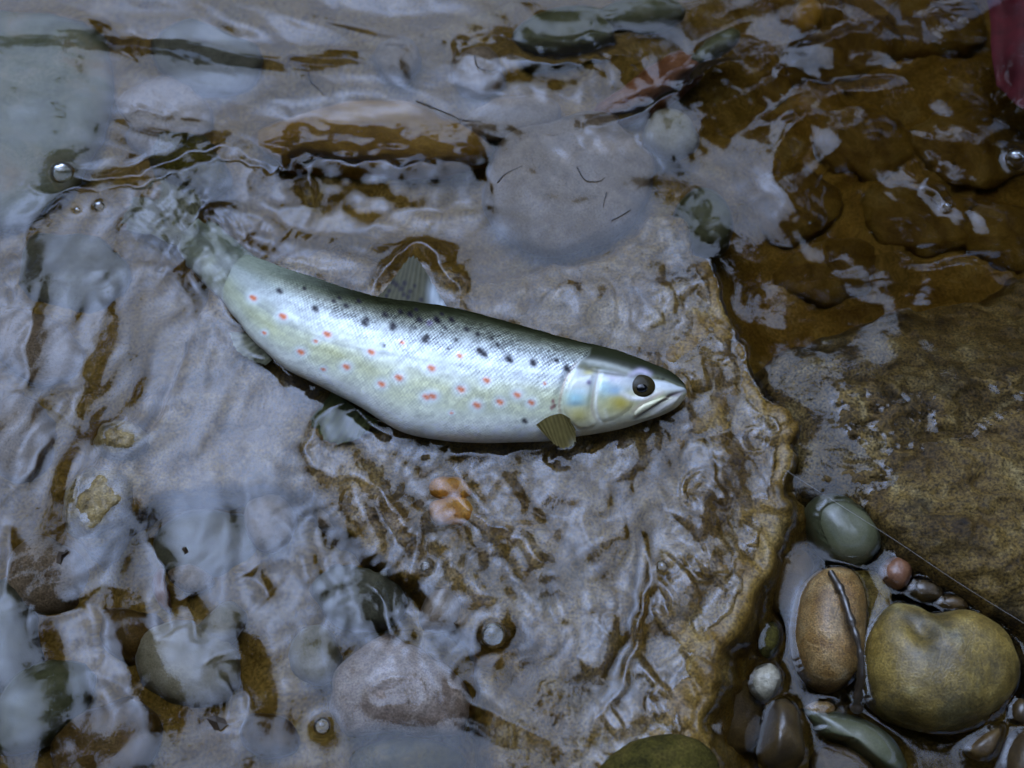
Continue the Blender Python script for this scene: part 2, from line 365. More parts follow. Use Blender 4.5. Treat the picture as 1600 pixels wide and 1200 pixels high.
def slab_h(x, y, fine=1.0):
    px, py = proj(np.stack([x, y, np.zeros_like(x)], -1))
    wx = x + .006 * fbm(x * 28, y * 28, 31, 3) + .0011 * fbm(x * 130, y * 130, 33, 3); wy = y + .006 * fbm(x * 28, y * 28, 41, 3) + .0011 * fbm(x * 130, y * 130, 43, 3)
    d = sdf(wx, wy, SLABW)
    # top surface: slopes gently down to the left, pale rim raised along the right edge
    top = -0.013 + 0.013 * sm(420, 1150, px) + 0.006 * sm(900, 1150, py) * sm(850, 1100, px)
    top += .003 * fbm(x * 22, y * 22, 51, 3) + fine * (.0009 * fbm(x * 80, y * 80, 61, 3) + .0003 * fbm(x * 320, y * 320, 71, 2))
    rim, _, fr = seg_dist(px, py, [(1110, 430), (1150, 520), (1200, 620), (1240, 690), (1225, 830), (1180, 920), (1135, 990), (1105, 1060)])
    top += .004 * np.exp(-(rim / 28) ** 2)
    # rough ledge steps by the lower right edge
    top += .0022 * sm(.0, .35, fbm(x * 30 + y * 22, y * 12 - x * 8, 81, 3)) * sm(850, 1050, px) * sm(650, 900, py)
    top -= fine * .0022 * np.clip(1 - np.abs(fbm(x * 24 + y * 10, y * 17 - x * 9, 85, 3)) * 9, 0, 1)
    # a broken-out pocket below the bubble and the crack on the left
    pk, _, _ = seg_dist(px, py, [(720, 1015), (800, 1010), (815, 1050)]); top -= .022 * np.exp(-(pk / 26) ** 2)
    ck, _, _ = seg_dist(px, py, [(285, 500), (255, 590), (225, 650), (185, 690)]); top -= .010 * np.exp(-(ck / 7) ** 2)
    ck, _, _ = seg_dist(px, py, [(1010, 840), (1005, 920), (990, 1000), (960, 1050)]); top -= .009 * np.exp(-(ck / 11) ** 2)
    k = .004
    edge = np.where(d < 0, -.0025 * np.exp(d / .0028), -.0025 - np.maximum(d, 0) * (1.8 + 4.2 * (1 - sm(690, 800, py) * sm(900, 1100, px))) + (d > .002) * .0016 * fbm(x * 160, y * 60, 87, 3))
    return top + edge, d
def boul_h(x, y, fine=1.0):
    px, py = proj(np.stack([x, y, np.zeros_like(x)], -1))
    wx = x + .008 * fbm(x * 24, y * 24, 131, 3); wy = y + .008 * fbm(x * 24, y * 24, 141, 3)
    d = sdf(wx, wy, BOULW)
    top = -.030 * (1 - sm(430, 590, py - .1 * (px - 1400))) - .001 + .016 * sm(640, 860, py + .2 * (px - 1400)) + .004 * fbm(x * 20, y * 34, 151, 4) + fine * (.0028 * fbm(x * 70 + y * 20, y * 110, 161, 3) + .0011 * fbm(x * 260, y * 300, 171, 2))
    edge = np.where(d < 0, -.012 * np.exp(d / .012), -.012 - np.maximum(d, 0) * 4.5)
    return top + edge, d
def bed_h(x, y):
    px, py = proj(np.stack([x, y, np.zeros_like(x)], -1))
    z = -.050 - .055 * sm(980, 1300, px) * (1 - sm(420, 640, py)) - .012 * sm(1100, 1300, px) * sm(640, 800, py)
    z = z + .008 * fbm(x * 14, y * 14, 201, 3) + .003 * fbm(x * 60, y * 60, 211, 3)
    r = np.hypot(x, y)
    z = z - .026 * np.exp(-((px - 300) / 90) ** 2 - ((py - 320) / 80) ** 2)
    return z - .03 * sm(.6, 1.4, r)
def axis(lo, hi, step, far, n=26):
    core = np.arange(lo, hi + step / 2, step); g = np.cumsum(np.geomspace(step * 1.4, 1, n)); g = g / g[-1]
    return np.concatenate([(lo - g * (far + lo))[::-1], core, hi + g * (far - hi)])

bx = axis(-.5, .5, .003, 2.6); by = axis(-.3, .42, .003, 2.6); BX, BY = np.meshgrid(bx, by)
bz = bed_h(BX, BY)
bed = mesh_np('streambed', np.stack([BX, BY, bz], -1).reshape(-1, 3), grid_faces(len(bx), len(by)), M['bed'])
tag(bed, 'brown silty bed of the stream', kind='structure')

def rock_sheet(name, fn, W, mat, step=.0016, margin=.045):
    x0, y0 = W.min(0) - margin; x1, y1 = W.max(0) + margin
    gx = np.arange(x0, x1, step); gy = np.arange(y0, y1, step); X, Y = np.meshgrid(gx, gy)
    z, d = fn(X, Y)
    F = grid_faces(len(gx), len(gy)); keep = (d.ravel()[F].min(1) < margin); F = F[keep]
    V = np.stack([X, Y, np.maximum(z, -.17)], -1).reshape(-1, 3)
    used = np.unique(F); mp = np.zeros(len(V), int); mp[used] = np.arange(len(used))
    return mesh_np(name, V[used], mp[F], mat)
slab = rock_sheet('flat_rock', slab_h, SLABW, M['slab'])
tag(slab, 'large flat tan rock under a film of water that the trout lies on', 'rock')
boul = rock_sheet('boulder', boul_h, BOULW, M['boulder'], .0018, .03)
tag(boul, 'big rough brown boulder at the right, its lower half above the water', 'rock')

# ------------------------------------------------------------------ stones
STONE_FIELD = []
def stone(name, label, outline, ztop, thick, mat, group=None, rough=.05, seed=0, flat=.75, dent=None, cat='stone', seg=44, rings=18, ridge=None):
    if ztop <= -.010 and outline[0][0] < 620 and cat in ('stone', 'pebble') and seed > 30: ztop -= .009
    zc = ztop - thick * .45
    if ztop < -.006:
        q0 = np.mean([at(a_, b_, zc * .74)[:2] for a_, b_ in outline], 0); zb = float(bed_h(np.array(q0[0]), np.array(q0[1]))) + .001
        zc = max(zc, zb) if zb < ztop - .006 else ztop - .006
    za = zc * .74 if ztop < -.006 else zc
    P = np.array([at(x, y, za)[:2] for x, y in smooth_pts(outline, 5, True)])
    c = P.mean(0); c = .5 * (P.min(0) + P.max(0)) * .5 + c * .5
    ang = np.arctan2(P[:, 1] - c[1], P[:, 0] - c[0]); rad = np.hypot(P[:, 0] - c[0], P[:, 1] - c[1])
    o = np.argsort(ang); ang, rad = ang[o], rad[o]
    th = np.linspace(-math.pi, math.pi, seg, endpoint=False)
    Rr = np.interp(th, np.concatenate([ang - 2 * math.pi, ang, ang + 2 * math.pi]), np.tile(rad, 3))
    nu_ = int(rings * .7); r_up = np.linspace(0, 1, nu_) ** .8
    ph = np.concatenate([np.arccos(r_up ** (1 / flat)), -np.linspace(0, math.pi / 2, rings - nu_ + 1)[1:]])
    rr = np.clip(np.cos(ph), 0, 1) ** flat; zz = np.sign(np.sin(ph)) * np.abs(np.sin(ph))
    X = rr[:, None] * (Rr * np.cos(th))[None]; Y = rr[:, None] * (Rr * np.sin(th))[None]
    H = np.where(zz > 0, ztop - zc, thick * .55); Z = (zz * H)[:, None] + 0 * X
    s = float(np.mean(Rr))
    nz = fbm(X / s * 1.3 + seed * 3.1 + Z / s, Y / s * 1.3 + seed * 1.7 - Z / s, 300 + seed, 4)
    k = 1 + rough * nz * rr[:, None]
    X = X * k; Y = Y * k; Z = Z + rough * .5 * min(thick, s) * fbm(X / s * 1.6 + seed, Y / s * 1.6, 340 + seed, 3) * (zz > -.3)[:, None]
    if dent:
        for (dx, dy, dr, dd) in dent:
            q = at(dx, dy, ztop)[:2] - c; Z -= dd * np.exp(-((X - q[0]) ** 2 + (Y - q[1]) ** 2) / dr ** 2) * (zz > 0)[:, None]
    if ridge:
        rp = np.array([at(x, y, ztop)[:2] - c for x, y in ridge]); dd, _, _ = seg_dist(X, Y, [tuple(a) for a in rp]); Z += .006 * np.exp(-dd / .006) * (zz > 0)[:, None]
    V = np.stack([X, Y, Z], -1).reshape(-1, 3)
    o = mesh_np(name, V, grid_faces(seg, rings, True), sunk(mat) if ztop < -.006 else mat); o.location = (c[0], c[1], zc)
    tag(o, label, cat, group)
    STONE_FIELD.append((c, th.copy(), Rr.copy(), zc, ztop - zc, flat))
    return o
def ell(cx, cy, rx, ry, rot=0, n=10, jit=.08, seed=1):
    R = np.random.default_rng(seed * 7 + int(cx)); a = math.radians(rot); o = []
    for k in range(n):
        t = 2 * math.pi * k / n; j = 1 + R.uniform(-jit, jit); x = rx * math.cos(t) * j; y = ry * math.sin(t) * j
        o.append((cx + x * math.cos(a) - y * math.sin(a), cy + x * math.sin(a) + y * math.cos(a)))
    return o
S = stone
# upper left and top
S('river_stone', 'large pale grey-green stone under water in the top left corner', [(-70, 40), (40, 28), (130, 45), (182, 110), (168, 200), (125, 280), (60, 340), (-20, 360), (-80, 300)], -.016, .05, M['teal'], seed=1)
S('river_stone', 'smooth ochre stone under water above the dorsal fin', [(395, 222), (470, 180), (560, 160), (645, 164), (700, 190), (745, 215), (768, 245), (720, 268), (620, 272), (520, 264), (430, 255)], -.020, .04, M['ochre'], seed=2)
S('river_stone', 'broad pale pinkish stone under water between ochre stone and slab tip', ell(890, 290, 135, 108, -15, 12), -.014, .045, M['pink'], seed=3)
S('river_stone', 'dull olive stone under water at the top edge, left one of two', ell(885, 62, 80, 42, -8), -.026, .04, M['green'], seed=4)
S('river_stone', 'longer olive stone under water at the top edge, right one of two', ell(1000, 30, 72, 26, -6), -.026, .035, M['green'], seed=5)
S('river_stone', 'long reddish brown stone under water, pointing up to the right', [(915, 190), (955, 152), (1015, 112), (1065, 88), (1098, 108), (1062, 150), (1000, 186), (938, 200)], -.026, .035, M['red'], seed=6, rough=.04)
S('river_stone', 'grey-green stone under water at the right end of the reddish stone', [(1075, 95), (1110, 66), (1148, 52), (1152, 72), (1120, 98), (1088, 112)], -.024, .03, M['green'], seed=7)
S('river_stone', 'small square yellow-ochre stone under water near the top right', ell(1258, 42, 25, 27, 10, 8), -.035, .035, M['ochre'], seed=8)
S('river_stone', 'pale round stone under water left of the dark pool', ell(1046, 212, 44, 33, 20), -.016, .03, M['pale'], seed=9)
S('river_stone', 'round buff pebble under water near the top centre', ell(748, 122, 36, 32), -.024, .03, M['pink'], seed=10)
S('river_stone', 'faint pinkish pebble under water left of the round buff pebble', ell(622, 100, 38, 30), -.026, .03, M['pink'], seed=11)
S('river_stone', 'flat fawn stone under water below the round buff pebble', ell(800, 190, 75, 34, -10), -.024, .03, M['pink'], seed=12)
S('river_stone', 'fawn stone under water in the upper left by the large grey-green stone', ell(262, 190, 75, 60, 20), -.030, .03, M['pink'], seed=13)
S('river_stone', 'grey stone under water near the top left edge', ell(330, 95, 90, 55, 8), -.030, .03, M['grey'], seed=14)
S('river_stone', 'olive stone under water just off the pointed tip of the slab', ell(1098, 352, 44, 52, -30), -.024, .05, M['green'], seed=15)
S('river_stone', 'olive mossy stone under water beyond the tail', ell(300, 262, 70, 40, 20), -.024, .04, M['moss'], seed=16)
# deep pool at the top right
for k, (x, y, rx, ry, rot, lab, mt) in enumerate([
        (1170, 165, 70, 50, -30, 'dark brown stone in the deep pool beside the reddish stone', 'brown'),
        (1300, 110, 80, 48, -10, 'dark brown stone in the pool under the yellow-ochre stone', 'dark'),
        (1450, 60, 85, 50, 0, 'dark stone in the pool left of the red patch', 'dark'),
        (1345, 235, 80, 55, 15, 'brown stone in the middle of the deep pool', 'brown'),
        (1505, 235, 90, 55, 10, 'rusty stone in the pool by the right edge', 'brown'),
        (1230, 330, 75, 55, -20, 'dark stone in the pool beyond the olive stone', 'dark'),
        (1430, 350, 90, 58, 12, 'ochre-brown stone in the pool above the big boulder', 'brown'),
        (1290, 430, 85, 50, -5, 'brown stone in the pool against the slab edge', 'brown'),
        (1560, 390, 70, 60, 10, 'dark stone in the pool at the right margin', 'dark')]):
    S('river_stone', lab, ell(x, y, rx, ry, rot), -.094 + .003 * (k % 3), .05, M['pool'], 'stones on the floor of the deep pool', seed=20 + k, rough=.16)
# left and lower left bed
S('pebble', 'pinkish pebble with dark pits under water, below the pelvic fin', ell(422, 815, 40, 46, 0), -.014, .03, M['pink'], seed=31, dent=[(405, 815, .002, .003), (440, 832, .003, .004)], cat='pebble')
S('pebble', 'small pinkish oval pebble right of the pitted pebble', ell(521, 805, 25, 27), -.014, .02, M['pink'], seed=32, cat='pebble')
S('pebble', 'pale cream round pebble left of the granular stone', ell(493, 1024, 42, 47, 10), -.010, .03, M['pale'], seed=33, cat='pebble')
S('pebble', 'narrow red pebble under water at the lower left', ell(254, 925, 15, 34, -8), -.024, .02, M['red'], seed=34, cat='pebble')
S('pebble', 'faint pink pebble beside the narrow red pebble', ell(300, 905, 30, 21, 10), -.022, .02, M['pink'], seed=35, cat='pebble')
S('river_stone', 'pinkish granular stone breaking the surface at the bottom', [(518, 1085), (535, 1035), (590, 1000), (642, 1010), (700, 1050), (735, 1090), (725, 1142), (690, 1155), (620, 1146), (560, 1152), (525, 1130)], .001, .04, M['granite'], seed=36, rough=.08)
S('river_stone', 'dark olive stone at the bottom edge under the granular stone', ell(640, 1190, 90, 36, 0), -.014, .04, M['moss'], seed=37)
S('pebble', 'orange pebble below the belly, upper of two touching', ell(706, 768, 36, 20, 5), -.0015, .02, M['orange'], seed=38, cat='pebble')
S('pebble', 'orange-brown pebble below the belly, lower of two touching', ell(706, 803, 37, 26, -5), -.0015, .02, M['orange'], seed=39, cat='pebble')
S('river_stone', 'pale pinkish slope of stone around the orange pebbles', ell(690, 770, 62, 62, 20), -.0085, .03, M['pink'], seed=40)
S('river_stone', 'wedge of pale buff stone above the big bubble', [(660, 987), (668, 938), (698, 922), (724, 945), (716, 982)], -.006, .03, M['pink'], seed=41)
S('river_stone', 'blue-grey stone under water at the left edge near the bottom', ell(5, 1000, 60, 95, -10), -.012, .05, M['grey'], seed=42)
S('river_stone', 'dark oval grey stone in the bottom left corner', ell(62, 1105, 92, 58, -38, 12), -.010, .05, M['green'], seed=43)
S('river_stone', 'brown stone at the bottom edge beside the dark oval stone', ell(170, 1165, 95, 62, -25), -.016, .04, M['brown'], seed=44)
S('river_stone', 'pale green-grey stone under water left of the cream pebble', ell(295, 1035, 80, 62, 15), -.018, .04, M['pale'], seed=45)
S('pebble', 'yellowish pebble under water above the pale green-grey stone', ell(352, 975, 38, 28, -40), -.020, .025, M['pale'], seed=46, cat='pebble')
S('river_stone', 'fawn stone under water at the left edge, level with the tail', ell(60, 545, 75, 55, 30), -.026, .04, M['pink'], seed=47)
S('river_stone', 'grey stone under water at the left, left of the tail tip', ell(115, 430, 85, 60, 10), -.028, .04, M['grey'], seed=48)
S('river_stone', 'fawn stone under water at the left edge below the first', ell(35, 690, 55, 70, 5), -.026, .04, M['pink'], seed=49)
S('river_stone', 'square pale stone under water in the left shallows', ell(70, 900, 62, 60, 0, 8), -.022, .04, M['pink'], seed=50)
S('river_stone', 'grey stone under water below the slab crack', ell(330, 850, 85, 55, -10), -.024, .04, M['grey'], seed=51)
S('pebble', 'tan pebble under water in the lower left shallows', ell(200, 990, 55, 42, 20), -.026, .03, M['brown'], seed=52, cat='pebble')
S('river_stone', 'grey stone under water between cream pebble and wedge of buff stone', ell(560, 935, 75, 52, 15), -.016, .04, M['grey'], seed=53)
S('pebble', 'small brown pebble under water by the bottom edge', ell(420, 1150, 48, 34, 10), -.022, .03, M['brown'], seed=54, cat='pebble')
S('river_stone', 'mossy dark stone in front of the slab at the bottom edge', [(930, 1215), (960, 1172), (1010, 1152), (1070, 1150), (1110, 1172), (1118, 1230), (1000, 1260)], .020, .06, M['moss'], seed=55, rough=.04)
S('river_stone', 'golden crumbly ledge breaking the water at the left end of the slab', [(108, 800), (122, 755), (150, 735), (195, 750), (205, 790), (170, 830), (128, 850)], .0022, .03, M['ledge'], seed=56, rough=.22)
S('river_stone', 'smaller golden crumbly ledge at the foot of the slab crack', [(155, 700), (165, 672), (215, 668), (238, 690), (220, 715), (180, 722)], .0018, .03, M['ledge'], seed=57, rough=.22)
# lower right crevice
S('river_stone', 'smooth green-grey stone wedged between slab and boulder', [(1250, 808), (1268, 780), (1310, 780), (1345, 803), (1369, 835), (1368, 866), (1340, 889), (1300, 886), (1268, 852)], .001, .05, M['green'], seed=61, rough=.03, flat=.65)
S('river_stone', 'smooth oval brown stone beside the twig', [(1258, 910), (1288, 890), (1325, 895), (1346, 930), (1346, 990), (1338, 1048), (1305, 1079), (1265, 1072), (1243, 1030), (1238, 980), (1246, 935)], .014, .06, M['oval'], seed=62, rough=.03, flat=.62)
S('river_stone', 'large kidney shaped olive-brown stone at the bottom right', [(1348, 1055), (1352, 995), (1382, 948), (1418, 948), (1447, 962), (1490, 956), (1530, 964), (1562, 990), (1583, 1042), (1570, 1097), (1530, 1130), (1470, 1146), (1400, 1132), (1360, 1105)], .020, .07, M['kidney'], seed=63, rough=.045, flat=.6,
  dent=[(1440, 955, .013, .007), (1447, 985, .006, .0045), (1550, 1060, .014, .003), (1400, 1040, .02, .0015)], seg=72, rings=28)
S('river_stone', 'half hidden olive-brown stone between the oval and kidney stones', [(1322, 905), (1350, 890), (1380, 905), (1392, 945), (1372, 990), (1340, 1000)], -.009, .05, M['kidney'], seed=64)
S('pebble', 'small reddish pebble under the boulder edge', ell(1398, 896, 24, 26, 0), -.0035, .025, M['red'], seed=65, cat='pebble')
S('pebble', 'dark brown oval pebble right of the reddish pebble', ell(1442, 924, 31, 17, 12), -.0055, .02, M['dark'], seed=66, cat='pebble')
S('pebble', 'brown pebble above the kidney shaped stone, by the boulder', ell(1484, 945, 27, 14, 8), -.0055, .02, M['brown'], seed=67, cat='pebble')
S('pebble', 'lumpy whitish pebble beside the foot of the slab', ell(1193, 1068, 25, 28, 10), .002, .03, M['white'], seed=68, rough=.16, cat='pebble')
S('river_stone', 'dark brown ridged stone at the bottom edge under the whitish pebble', [(1203, 1100), (1222, 1095), (1240, 1108), (1252, 1160), (1252, 1192), (1215, 1206), (1183, 1190), (1188, 1150)], .010, .05, M['dark'], seed=69, flat=.9, ridge=[(1215, 1098), (1214, 1140), (1216, 1192)])
S('pebble', 'small dark olive pebble between slab and oval stone', ell(1201, 1000, 15, 28, 12), -.004, .02, M['moss'], seed=70, cat='pebble')
S('river_stone', 'dark green curved stone below the oval stone', [(1240, 1108), (1290, 1112), (1350, 1128), (1395, 1160), (1415, 1205), (1380, 1215), (1350, 1180), (1300, 1145), (1252, 1130)], -.004, .03, M['green'], seed=71, rough=.03)
S('pebble', 'small buff pebble between oval and green curved stones', ell(1283, 1108, 22, 13, -5), -.007, .02, M['oval'], seed=72, cat='pebble')
S('pebble', 'small brown wedge of stone under the kidney shaped stone', [(1508, 1168), (1535, 1145), (1560, 1136), (1556, 1165), (1540, 1186), (1516, 1184)], -.003, .02, M['brown'], seed=73, cat='pebble')
S('river_stone', 'brown stone cut by the bottom right corner', ell(1596, 1185, 36, 50, 15), .003, .04, M['dark'], seed=74)
S('pebble', 'dark wet pebble at the right edge by the kidney stone', ell(1592, 1112, 18, 20), -.002, .02, M['dark'], seed=75, cat='pebble')
S('river_stone', 'brown stone in the crevice under the green-grey stone', ell(1235, 905, 40, 55, 15), -.020, .03, M['brown'], seed=76)
S('river_stone', 'brown stone at the bottom edge in the crevice', ell(1320, 1195, 55, 32, 10), -.020, .03, M['brown'], seed=77)
S('river_stone', 'dark stone at the foot of the slab', ell(1150, 1120, 45, 60, 10), -.022, .03, M['dark'], seed=78)

# ------------------------------------------------------------------ the trout
FISHPOLY = [(400, 408), (455, 423), (545, 453), (650, 474), (760, 496), (865, 525), (945, 544), (1020, 570), (1070, 606), (1055, 632), (1008, 658), (935, 676), (855, 689), (690, 687), (625, 675), (560, 632), (500, 603), (445, 575), (400, 535), (350, 465), (335, 440)]
NRM = np.array([0, -math.sin(math.radians(10)), math.cos(math.radians(10))])
P0 = at(720, 590, .016)
ST = [((322, 352), (282, 398)), ((358, 372), (310, 432)), ((392, 398), (342, 466)), ((424, 411), (370, 500)), ((455, 423), (402, 538)), ((495, 436), (445, 575)),
      ((545, 453), (500, 603)), ((600, 467), (560, 634)), ((650, 474), (625, 673)), ((705, 482), (690, 687)), ((760, 496), (750, 691)), ((815, 511), (805, 690)),
      ((865, 525), (855, 688)), ((905, 536), (893, 682)), ((945, 544), (935, 676)), ((985, 556), (975, 668)), ((1020, 570), (1008, 657)), ((1047, 582), (1035, 648)), ((1063, 594), (1056, 637)), ((1070, 603), (1067, 626)), ((1073, 613), (1072, 617))]
SINK = [.058, .049, .036, .018, .007, .003] + [0] * 15
THK = [.006, .007, .009, .011, .0135, .016, .018, .020, .0215, .0225, .023, .0228, .0222, .021, .0195, .017, .0142, .0118, .0088, .0058, .0018]
NS, NPH = 460, 200
dp = smooth_pts([a for a, b_ in ST], 24); vp = smooth_pts([b_ for a, b_ in ST], 24)
uu = np.linspace(0, 1, len(dp)); us = np.linspace(0, 1, NS)
dp = np.stack([np.interp(us, uu, dp[:, k]) for k in (0, 1)], 1); vp = np.stack([np.interp(us, uu, vp[:, k]) for k in (0, 1)], 1)
uk = np.linspace(0, 1, len(ST)); sink = np.interp(us, uk, SINK); thk = np.interp(us, uk, THK)
k_ = np.hanning(25); k_ /= k_.sum()
sink = np.convolve(np.pad(sink, 12, 'edge'), k_, 'valid'); thk = np.convolve(np.pad(thk, 12, 'edge'), k_, 'valid')
thk *= np.sqrt(np.clip((1.004 - us) / .03, 0, 1)) ** .6
def lift(P, s):
    """move P down by s along its own sight line so that the bent tail sinks below the surface"""
    d = P - CAM; return CAM + d * ((P[2] - s - CAM[2]) / d[2])
DP = np.array([lift(on_plane(*dp[i], P0, NRM), sink[i]) for i in range(NS)]); VP = np.array([lift(on_plane(*vp[i], P0, NRM), sink[i]) for i in range(NS)])
CC = (DP + VP) / 2; AX = (DP - VP) / 2
TT = np.gradient(CC, axis=0); TT /= np.linalg.norm(TT, axis=1)[:, None]
NN = np.cross(TT, AX); NN /= np.linalg.norm(NN, axis=1)[:, None]; NN *= np.sign(NN[:, 2:3])
ph = np.linspace(0, 2 * math.pi, NPH, endpoint=False)
ca = np.cos(ph); sa = np.sin(ph)
shape_s = np.sign(sa) * np.abs(sa) ** .88
FV = CC[:, None] + AX[:, None] * ca[None, :, None] + NN[:, None] * (thk[:, None] * shape_s[None])[..., None]
FN = AX[:, None] / (np.linalg.norm(AX, axis=1)[:, None, None] ** 2) * ca[None, :, None] + NN[:, None] * (sa[None] / thk[:, None])[..., None]
FN /= np.linalg.norm(FN, axis=2)[..., None]
fpx, fpy = proj(FV)
TV = np.broadcast_to(ca[None], (NS, NPH)); US = np.broadcast_to(us[:, None], (NS, NPH)); FRONT = np.broadcast_to((sa > -.05)[None], (NS, NPH))
def bump_line(pts, wpx, h, taper=True):
    d, s, f = seg_dist(fpx, fpy, pts); k = np.sin(np.pi * np.clip(f, .02, .98)) ** .4 if taper else 1
    return h * np.exp(-(d / wpx) ** 2) * k * FRONT
GILL = [(903, 566), (889, 585), (880, 612), (877, 640), (886, 662), (905, 676)]
disp = np.zeros((NS, NPH))
disp += bump_line([(899, 568), (884, 590), (874, 615), (871, 640), (880, 664)], 5, -.0011)
disp += bump_line([(936, 578), (929, 610), (926, 640), (936, 662)], 4, -.0007)
disp += bump_line([(904, 572), (950, 580), (985, 588)], 3.0, -.0005)
disp += bump_line([(1068, 612), (1050, 618), (1030, 630), (1010, 642), (990, 655)], 3.0, -.0012)
disp += bump_line([(1040, 622), (1020, 633), (1000, 645)], 6, .0007)
disp += bump_line([(975, 612), (990, 622), (1010, 622), (1030, 612)], 5, .0006)
disp += bump_line([(1040, 650), (1000, 662), (960, 668)], 4, -.0006)
rr_ = np.hypot((fpx - 1003) / 1.1, fpy - 603); disp -= .0012 * np.exp(-(rr_ / 17) ** 4) * FRONT
disp += .0003 * fbm(fpx / 30, fpy / 30, 77, 3) * FRONT
# scales: diagonal lattice of overlapping bumps over the body, none on the head
girth = np.linalg.norm(AX, axis=1)[:, None] * np.arccos(np.clip(TV, -1, 1)) * .9
arc = np.concatenate([[0], np.cumsum(np.linalg.norm(np.diff(CC, axis=0), axis=1))])[:, None] + 0 * girth
body_m = 1 - sm(-14, 4, -seg_dist(fpx, fpy, [(930, 530)] + GILL)[0] * np.where(fpx > np.interp(fpy, [560, 612, 640, 676], [903, 880, 877, 905]), -1, 1) * -1)
body_m = np.where(fpx > np.interp(fpy, [535, 555, 566, 612, 640, 676], [925, 918, 903, 880, 877, 905]), 0.0, 1.0)
FV2 = FV + FN * disp[..., None]
# colours (albedo of the skin)
def lerp(a, b_, t): return a + (b_ - a) * t[..., None]
def C(*c): return np.array(c, float)
T = TV + .05 * fbm(US * 14, TV * 3, 88, 3) * FRONT + .10 * (1 - sm(.22, .5, US)) * sm(.1, .5, TV)
stops = [-1.0, -.85, -.62, -.3, 0.0, .25, .42, .58, .72, .82, .9]
cols_body = np.array([(.80, .82, .78), (.80, .83, .82), (.62, .67, .63), (.54, .60, .61), (.50, .55, .61), (.42, .46, .50), (.27, .30, .30), (.15, .16, .135), (.060, .064, .042), (.020, .022, .011), (.010, .011, .005)])
col = np.stack([np.interp(T, stops, cols_body[:, k]) for k in range(3)], -1)
# yellow-olive flush on the lower rear flank
yl = np.exp(-((T + .42) / .34) ** 2) * np.clip(1.15 - sm(.62, .8, US), 0, 1) * (.8 + .22 * fbm(US * 14, TV * 3, 90, 3))
yl = np.clip(yl, 0, 1) * .62
col = lerp(col, C(.46, .44, .10), yl)
# olive wash towards the tail, its end darkened to look dim under water
col = lerp(col, C(.27, .31, .25), .5 * (1 - sm(.12, .34, US)))
col = lerp(col, C(.11, .12, .085), .85 * (1 - sm(.03, .17, US)))
# darker lateral line
d, _, _ = seg_dist(fpx, fpy, smooth_pts([(370, 450), (442, 500), (520, 535), (600, 552), (690, 566), (790, 580), (885, 592)], 5)); col = lerp(col, C(.22, .24, .25), .42 * np.exp(-(d / 2.4) ** 2) * FRONT)
col *= (1 + .12 * fbm(US * 60, TV * 14, 95, 3) + .12 * fbm(US * 170, TV * 30, 96, 2) * sm(-.2, .4, TV))[..., None]
# head
hx = np.interp(fpy, [535, 555, 566, 612, 640, 676], [925, 918, 903, 880, 877, 905]); headm = sm(0, 5, fpx - hx)
hc = np.stack([np.interp(T, [-1, -.7, -.35, 0, .20, .30, .40, .50, .66, 1], c) for c in
    ([.66, .60, .44, .55, .50, .12, .09, .040, .018, .014], [.64, .58, .44, .58, .54, .12, .10, .042, .020, .015], [.50, .42, .26, .60, .58, .07, .07, .028, .010, .007])], -1)
col = lerp(col, hc, headm)
def blob(cx, cy, rx, ry, c, a, p=2):
    global col
    g = np.exp(-(((fpx - cx) / rx) ** 2 + ((fpy - cy) / ry) ** 2) ** (p / 2)) * FRONT * a; col = lerp(col, C(*c), g)
def stroke(pts, wd, c, a):
    global col
    d, _, f = seg_dist(fpx, fpy, smooth_pts(pts, 5)); g = np.exp(-(d / wd) ** 2) * FRONT * a * np.sin(np.pi * np.clip(f, .06, .94)) ** .3; col = lerp(col, C(*c), g)
blob(900, 622, 16, 12, (.38, .66, .76), .9); blob(906, 612, 12, 5, (.60, .74, .80), .8); blob(900, 630, 14, 4, (.12, .30, .42), .7)
blob(945, 605, 12, 20, (.40, .66, .72), .6); blob(962, 612, 14, 9, (.22, .42, .66), .8); blob(955, 590, 18, 8, (.56, .52, .62), .7)
blob(968, 630, 21, 14, (.46, .36, .05), .95); blob(950, 638, 14, 14, (.52, .50, .22), .6); blob(905, 648, 18, 15, (.46, .40, .12), .85)
blob(920, 581, 9, 5, (.44, .38, .08), .9); blob(921, 574, 6, 3, (.03, .03, .02), .8); blob(912, 580, 12, 8, (.13, .13, .06), .4)
stroke([(905, 562), (940, 568), (975, 578), (990, 584)], 4.5, (.36, .38, .36), .8)
stroke([(902, 574), (940, 582), (985, 588)], 3.2, (.06, .06, .03), .75)
stroke([(985, 586), (1000, 580), (1015, 585)], 4.5, (.48, .46, .62), .8)
stroke([(972, 614), (988, 622), (1010, 621), (1032, 611)], 4.5, (.80, .80, .80), .9)
stroke([(1035, 614), (1010, 625), (990, 642)], 3, (.50, .36, .30), .5)
stroke([(1070, 611), (1048, 618), (1028, 631), (1008, 644), (992, 655)], 2.6, (.10, .07, .07), .85)
blob(1052, 617, 12, 3.5, (.06, .045, .05), .9)
stroke([(1062, 617), (1045, 630), (1020, 644)], 5, (.55, .52, .54), .7); blob(1058, 616, 9, 4, (.22, .18, .20), .6)
stroke([(936, 580), (928, 610), (925, 640), (934, 660)], 2.2, (.42, .36, .30), .7); stroke([(941, 585), (933, 612), (931, 640), (940, 662)], 2.4, (.75, .76, .74), .7)
stroke([(899, 568), (885, 590), (877, 615), (874, 640), (884, 664)], 2.6, (.30, .22, .16), .75)
stroke([(945, 640), (950, 655), (962, 664)], 3, (.70, .70, .62), .5)
blob(1036, 592, 3.2, 2.2, (.02, .02, .015), .9); blob(1028, 590, 2.2, 1.8, (.03, .03, .02), .7)
